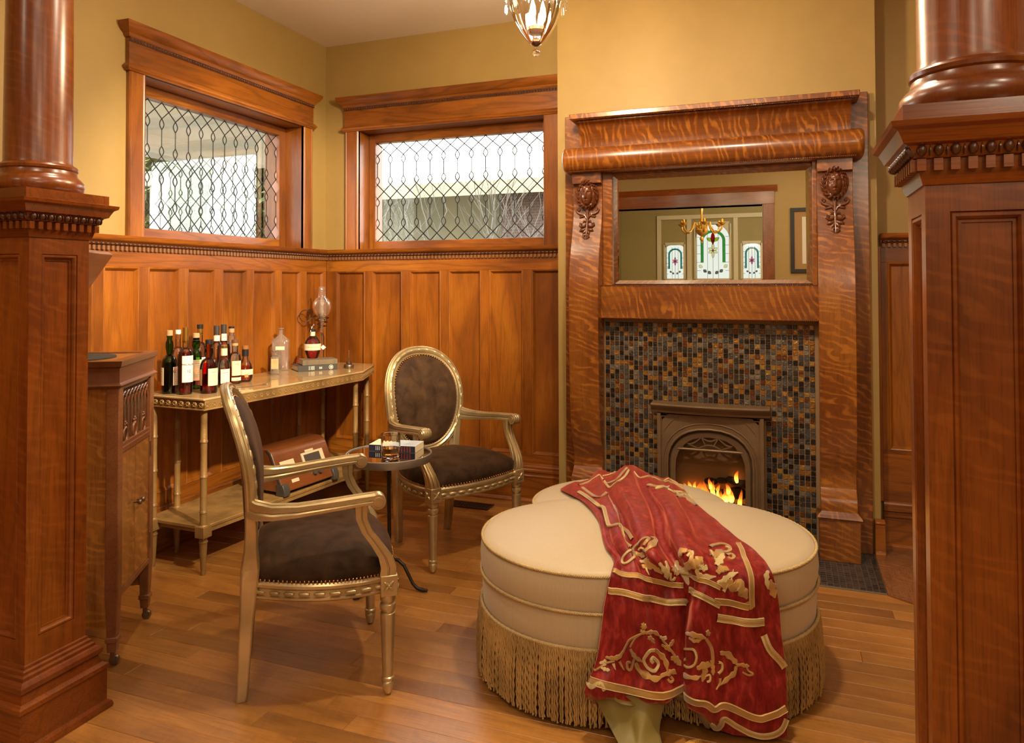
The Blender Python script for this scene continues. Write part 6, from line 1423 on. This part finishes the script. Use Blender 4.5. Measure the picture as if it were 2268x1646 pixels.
def shrub(label, c, rx, rz, n, seed):
    r2 = random.Random(seed); o = empty('leafy_shrub', (c[0], c[1], -1.1)); tag(o, label, 'shrub'); m = MB(); H = c[2] + 1.1
    for k in range(n):
        a, b2, q = r2.random() * 6.28, math.acos(r2.uniform(-1, 1)), r2.random() ** .4; p = Vector((rx * q * math.sin(b2) * math.cos(a), rx * q * math.sin(b2) * math.sin(a), H + rz * q * math.cos(b2)))
        if p.z < .1: continue
        d = Vector((r2.uniform(-1, 1), r2.uniform(-1, 1), r2.uniform(-.6, .6))).normalized(); e = d.cross(Vector((0, 0, 1))); l = r2.uniform(.12, .24); m.add([p, p + d * l * .5 + e * l * .28, p + d * l, p + d * l * .5 - e * l * .28], [(0, 1, 2, 3)])
    f = build('foliage', m, LEAF, o, 0, 0, fix=False); f['kind'] = 'stuff'; build('trunk', MB().tube([(0, 0, 0), (.05, .02, H * .6), (0, 0, H + rz * .5)], [.10, .07, .03], 8), BARK, o, 0, 50)
shrub('broad green shrub behind the porch post', (-13.9, 14.6, 3.4), 2.6, 2.3, 18000, 1); shrub('tall green shrub filling the right of the left window', (-7.4, 8.8, 2.5), 1.2, 1.5, 8000, 2); shrub('rounded green shrub between the two taller shrubs', (-9.8, 9.6, 2.7), 1.25, 1.2, 7000, 4)
def bare_tree(label, base, H, seed, lean, mat):
    r2 = random.Random(seed); o = empty('bare_tree', base); tag(o, label, 'tree'); m = MB()
    def grow(p, d, l, r_, dep):
        P = [p]; q = p; dd = d
        for k in range(4): dd = (dd + Vector((r2.uniform(-.18, .18), r2.uniform(-.18, .18), r2.uniform(-.05, .15)))).normalized(); q = q + dd * l / 4; P.append(q)
        m.tube(P, [r_ * (1 - .12 * k) for k in range(5)], 5)
        if dep:
            for k in range(3 if dep > 1 else 2): grow(P[r2.choice((2, 3, 4))], (dd + Vector((r2.uniform(-.9, .9), r2.uniform(-.9, .9), r2.uniform(-.1, .6)))).normalized(), l * r2.uniform(.6, .8), r_ * .5, dep - 1)
    grow(Vector((0, 0, 0)), Vector(lean).normalized(), H, .075, 5); build('branches', m, mat, o, 0, 60)
bare_tree('bare pale tree seen through the back window', (-3.9, 7.4, -1.1), 1.9, 5, (.12, 0, 1), BARK); bare_tree('white barked bare tree before the brick house', (-1.2, 9.6, -1.1), 1.6, 9, (-.1, 0, 1), plain('white_bark', (.42, .41, .39, 1), .8))
ho = empty('neighbour_house', (-3.2, 13.5, -1.1)); tag(ho, 'neighbouring brick house with pale eaves beyond the back window', 'house')
BRK, nt, b = newmat('red_brown_brick'); g = NG(nt); br = g.n('ShaderNodeTexBrick'); g.l(g.map(g.n('ShaderNodeTexCoord').outputs['Object'], (1, 1, 1), (R(90), 0, 0)), br.inputs['Vector']); br.inputs['Scale'].default_value = 4.5; br.inputs['Color1'].default_value = (.10, .045, .03, 1); br.inputs['Color2'].default_value = (.075, .035, .028, 1); br.inputs['Mortar'].default_value = (.15, .12, .10, 1); g.l(br.outputs[0], b.inputs['Base Color'])
build('brick_wall', MB().box(-2.1, 3.2, 0, 5, 0, 4.30), BRK, ho, 0, 0); build('stucco_wall', MB().box(-7.4, -2.1, 1.5, 5, 0, 4.55), plain('cream_stucco', (.34, .31, .22, 1), .8), ho, 0, 0)
build('eave', MB().prism([(-1.2, 4.10), (5.2, 5.3), (5.2, 5.5), (-1.2, 4.36)], lambda yy, z, x: (x, yy, z), -7.6, 3.5), plain('pale_eave', (.26, .235, .165, 1), .7), ho, 0, 0)
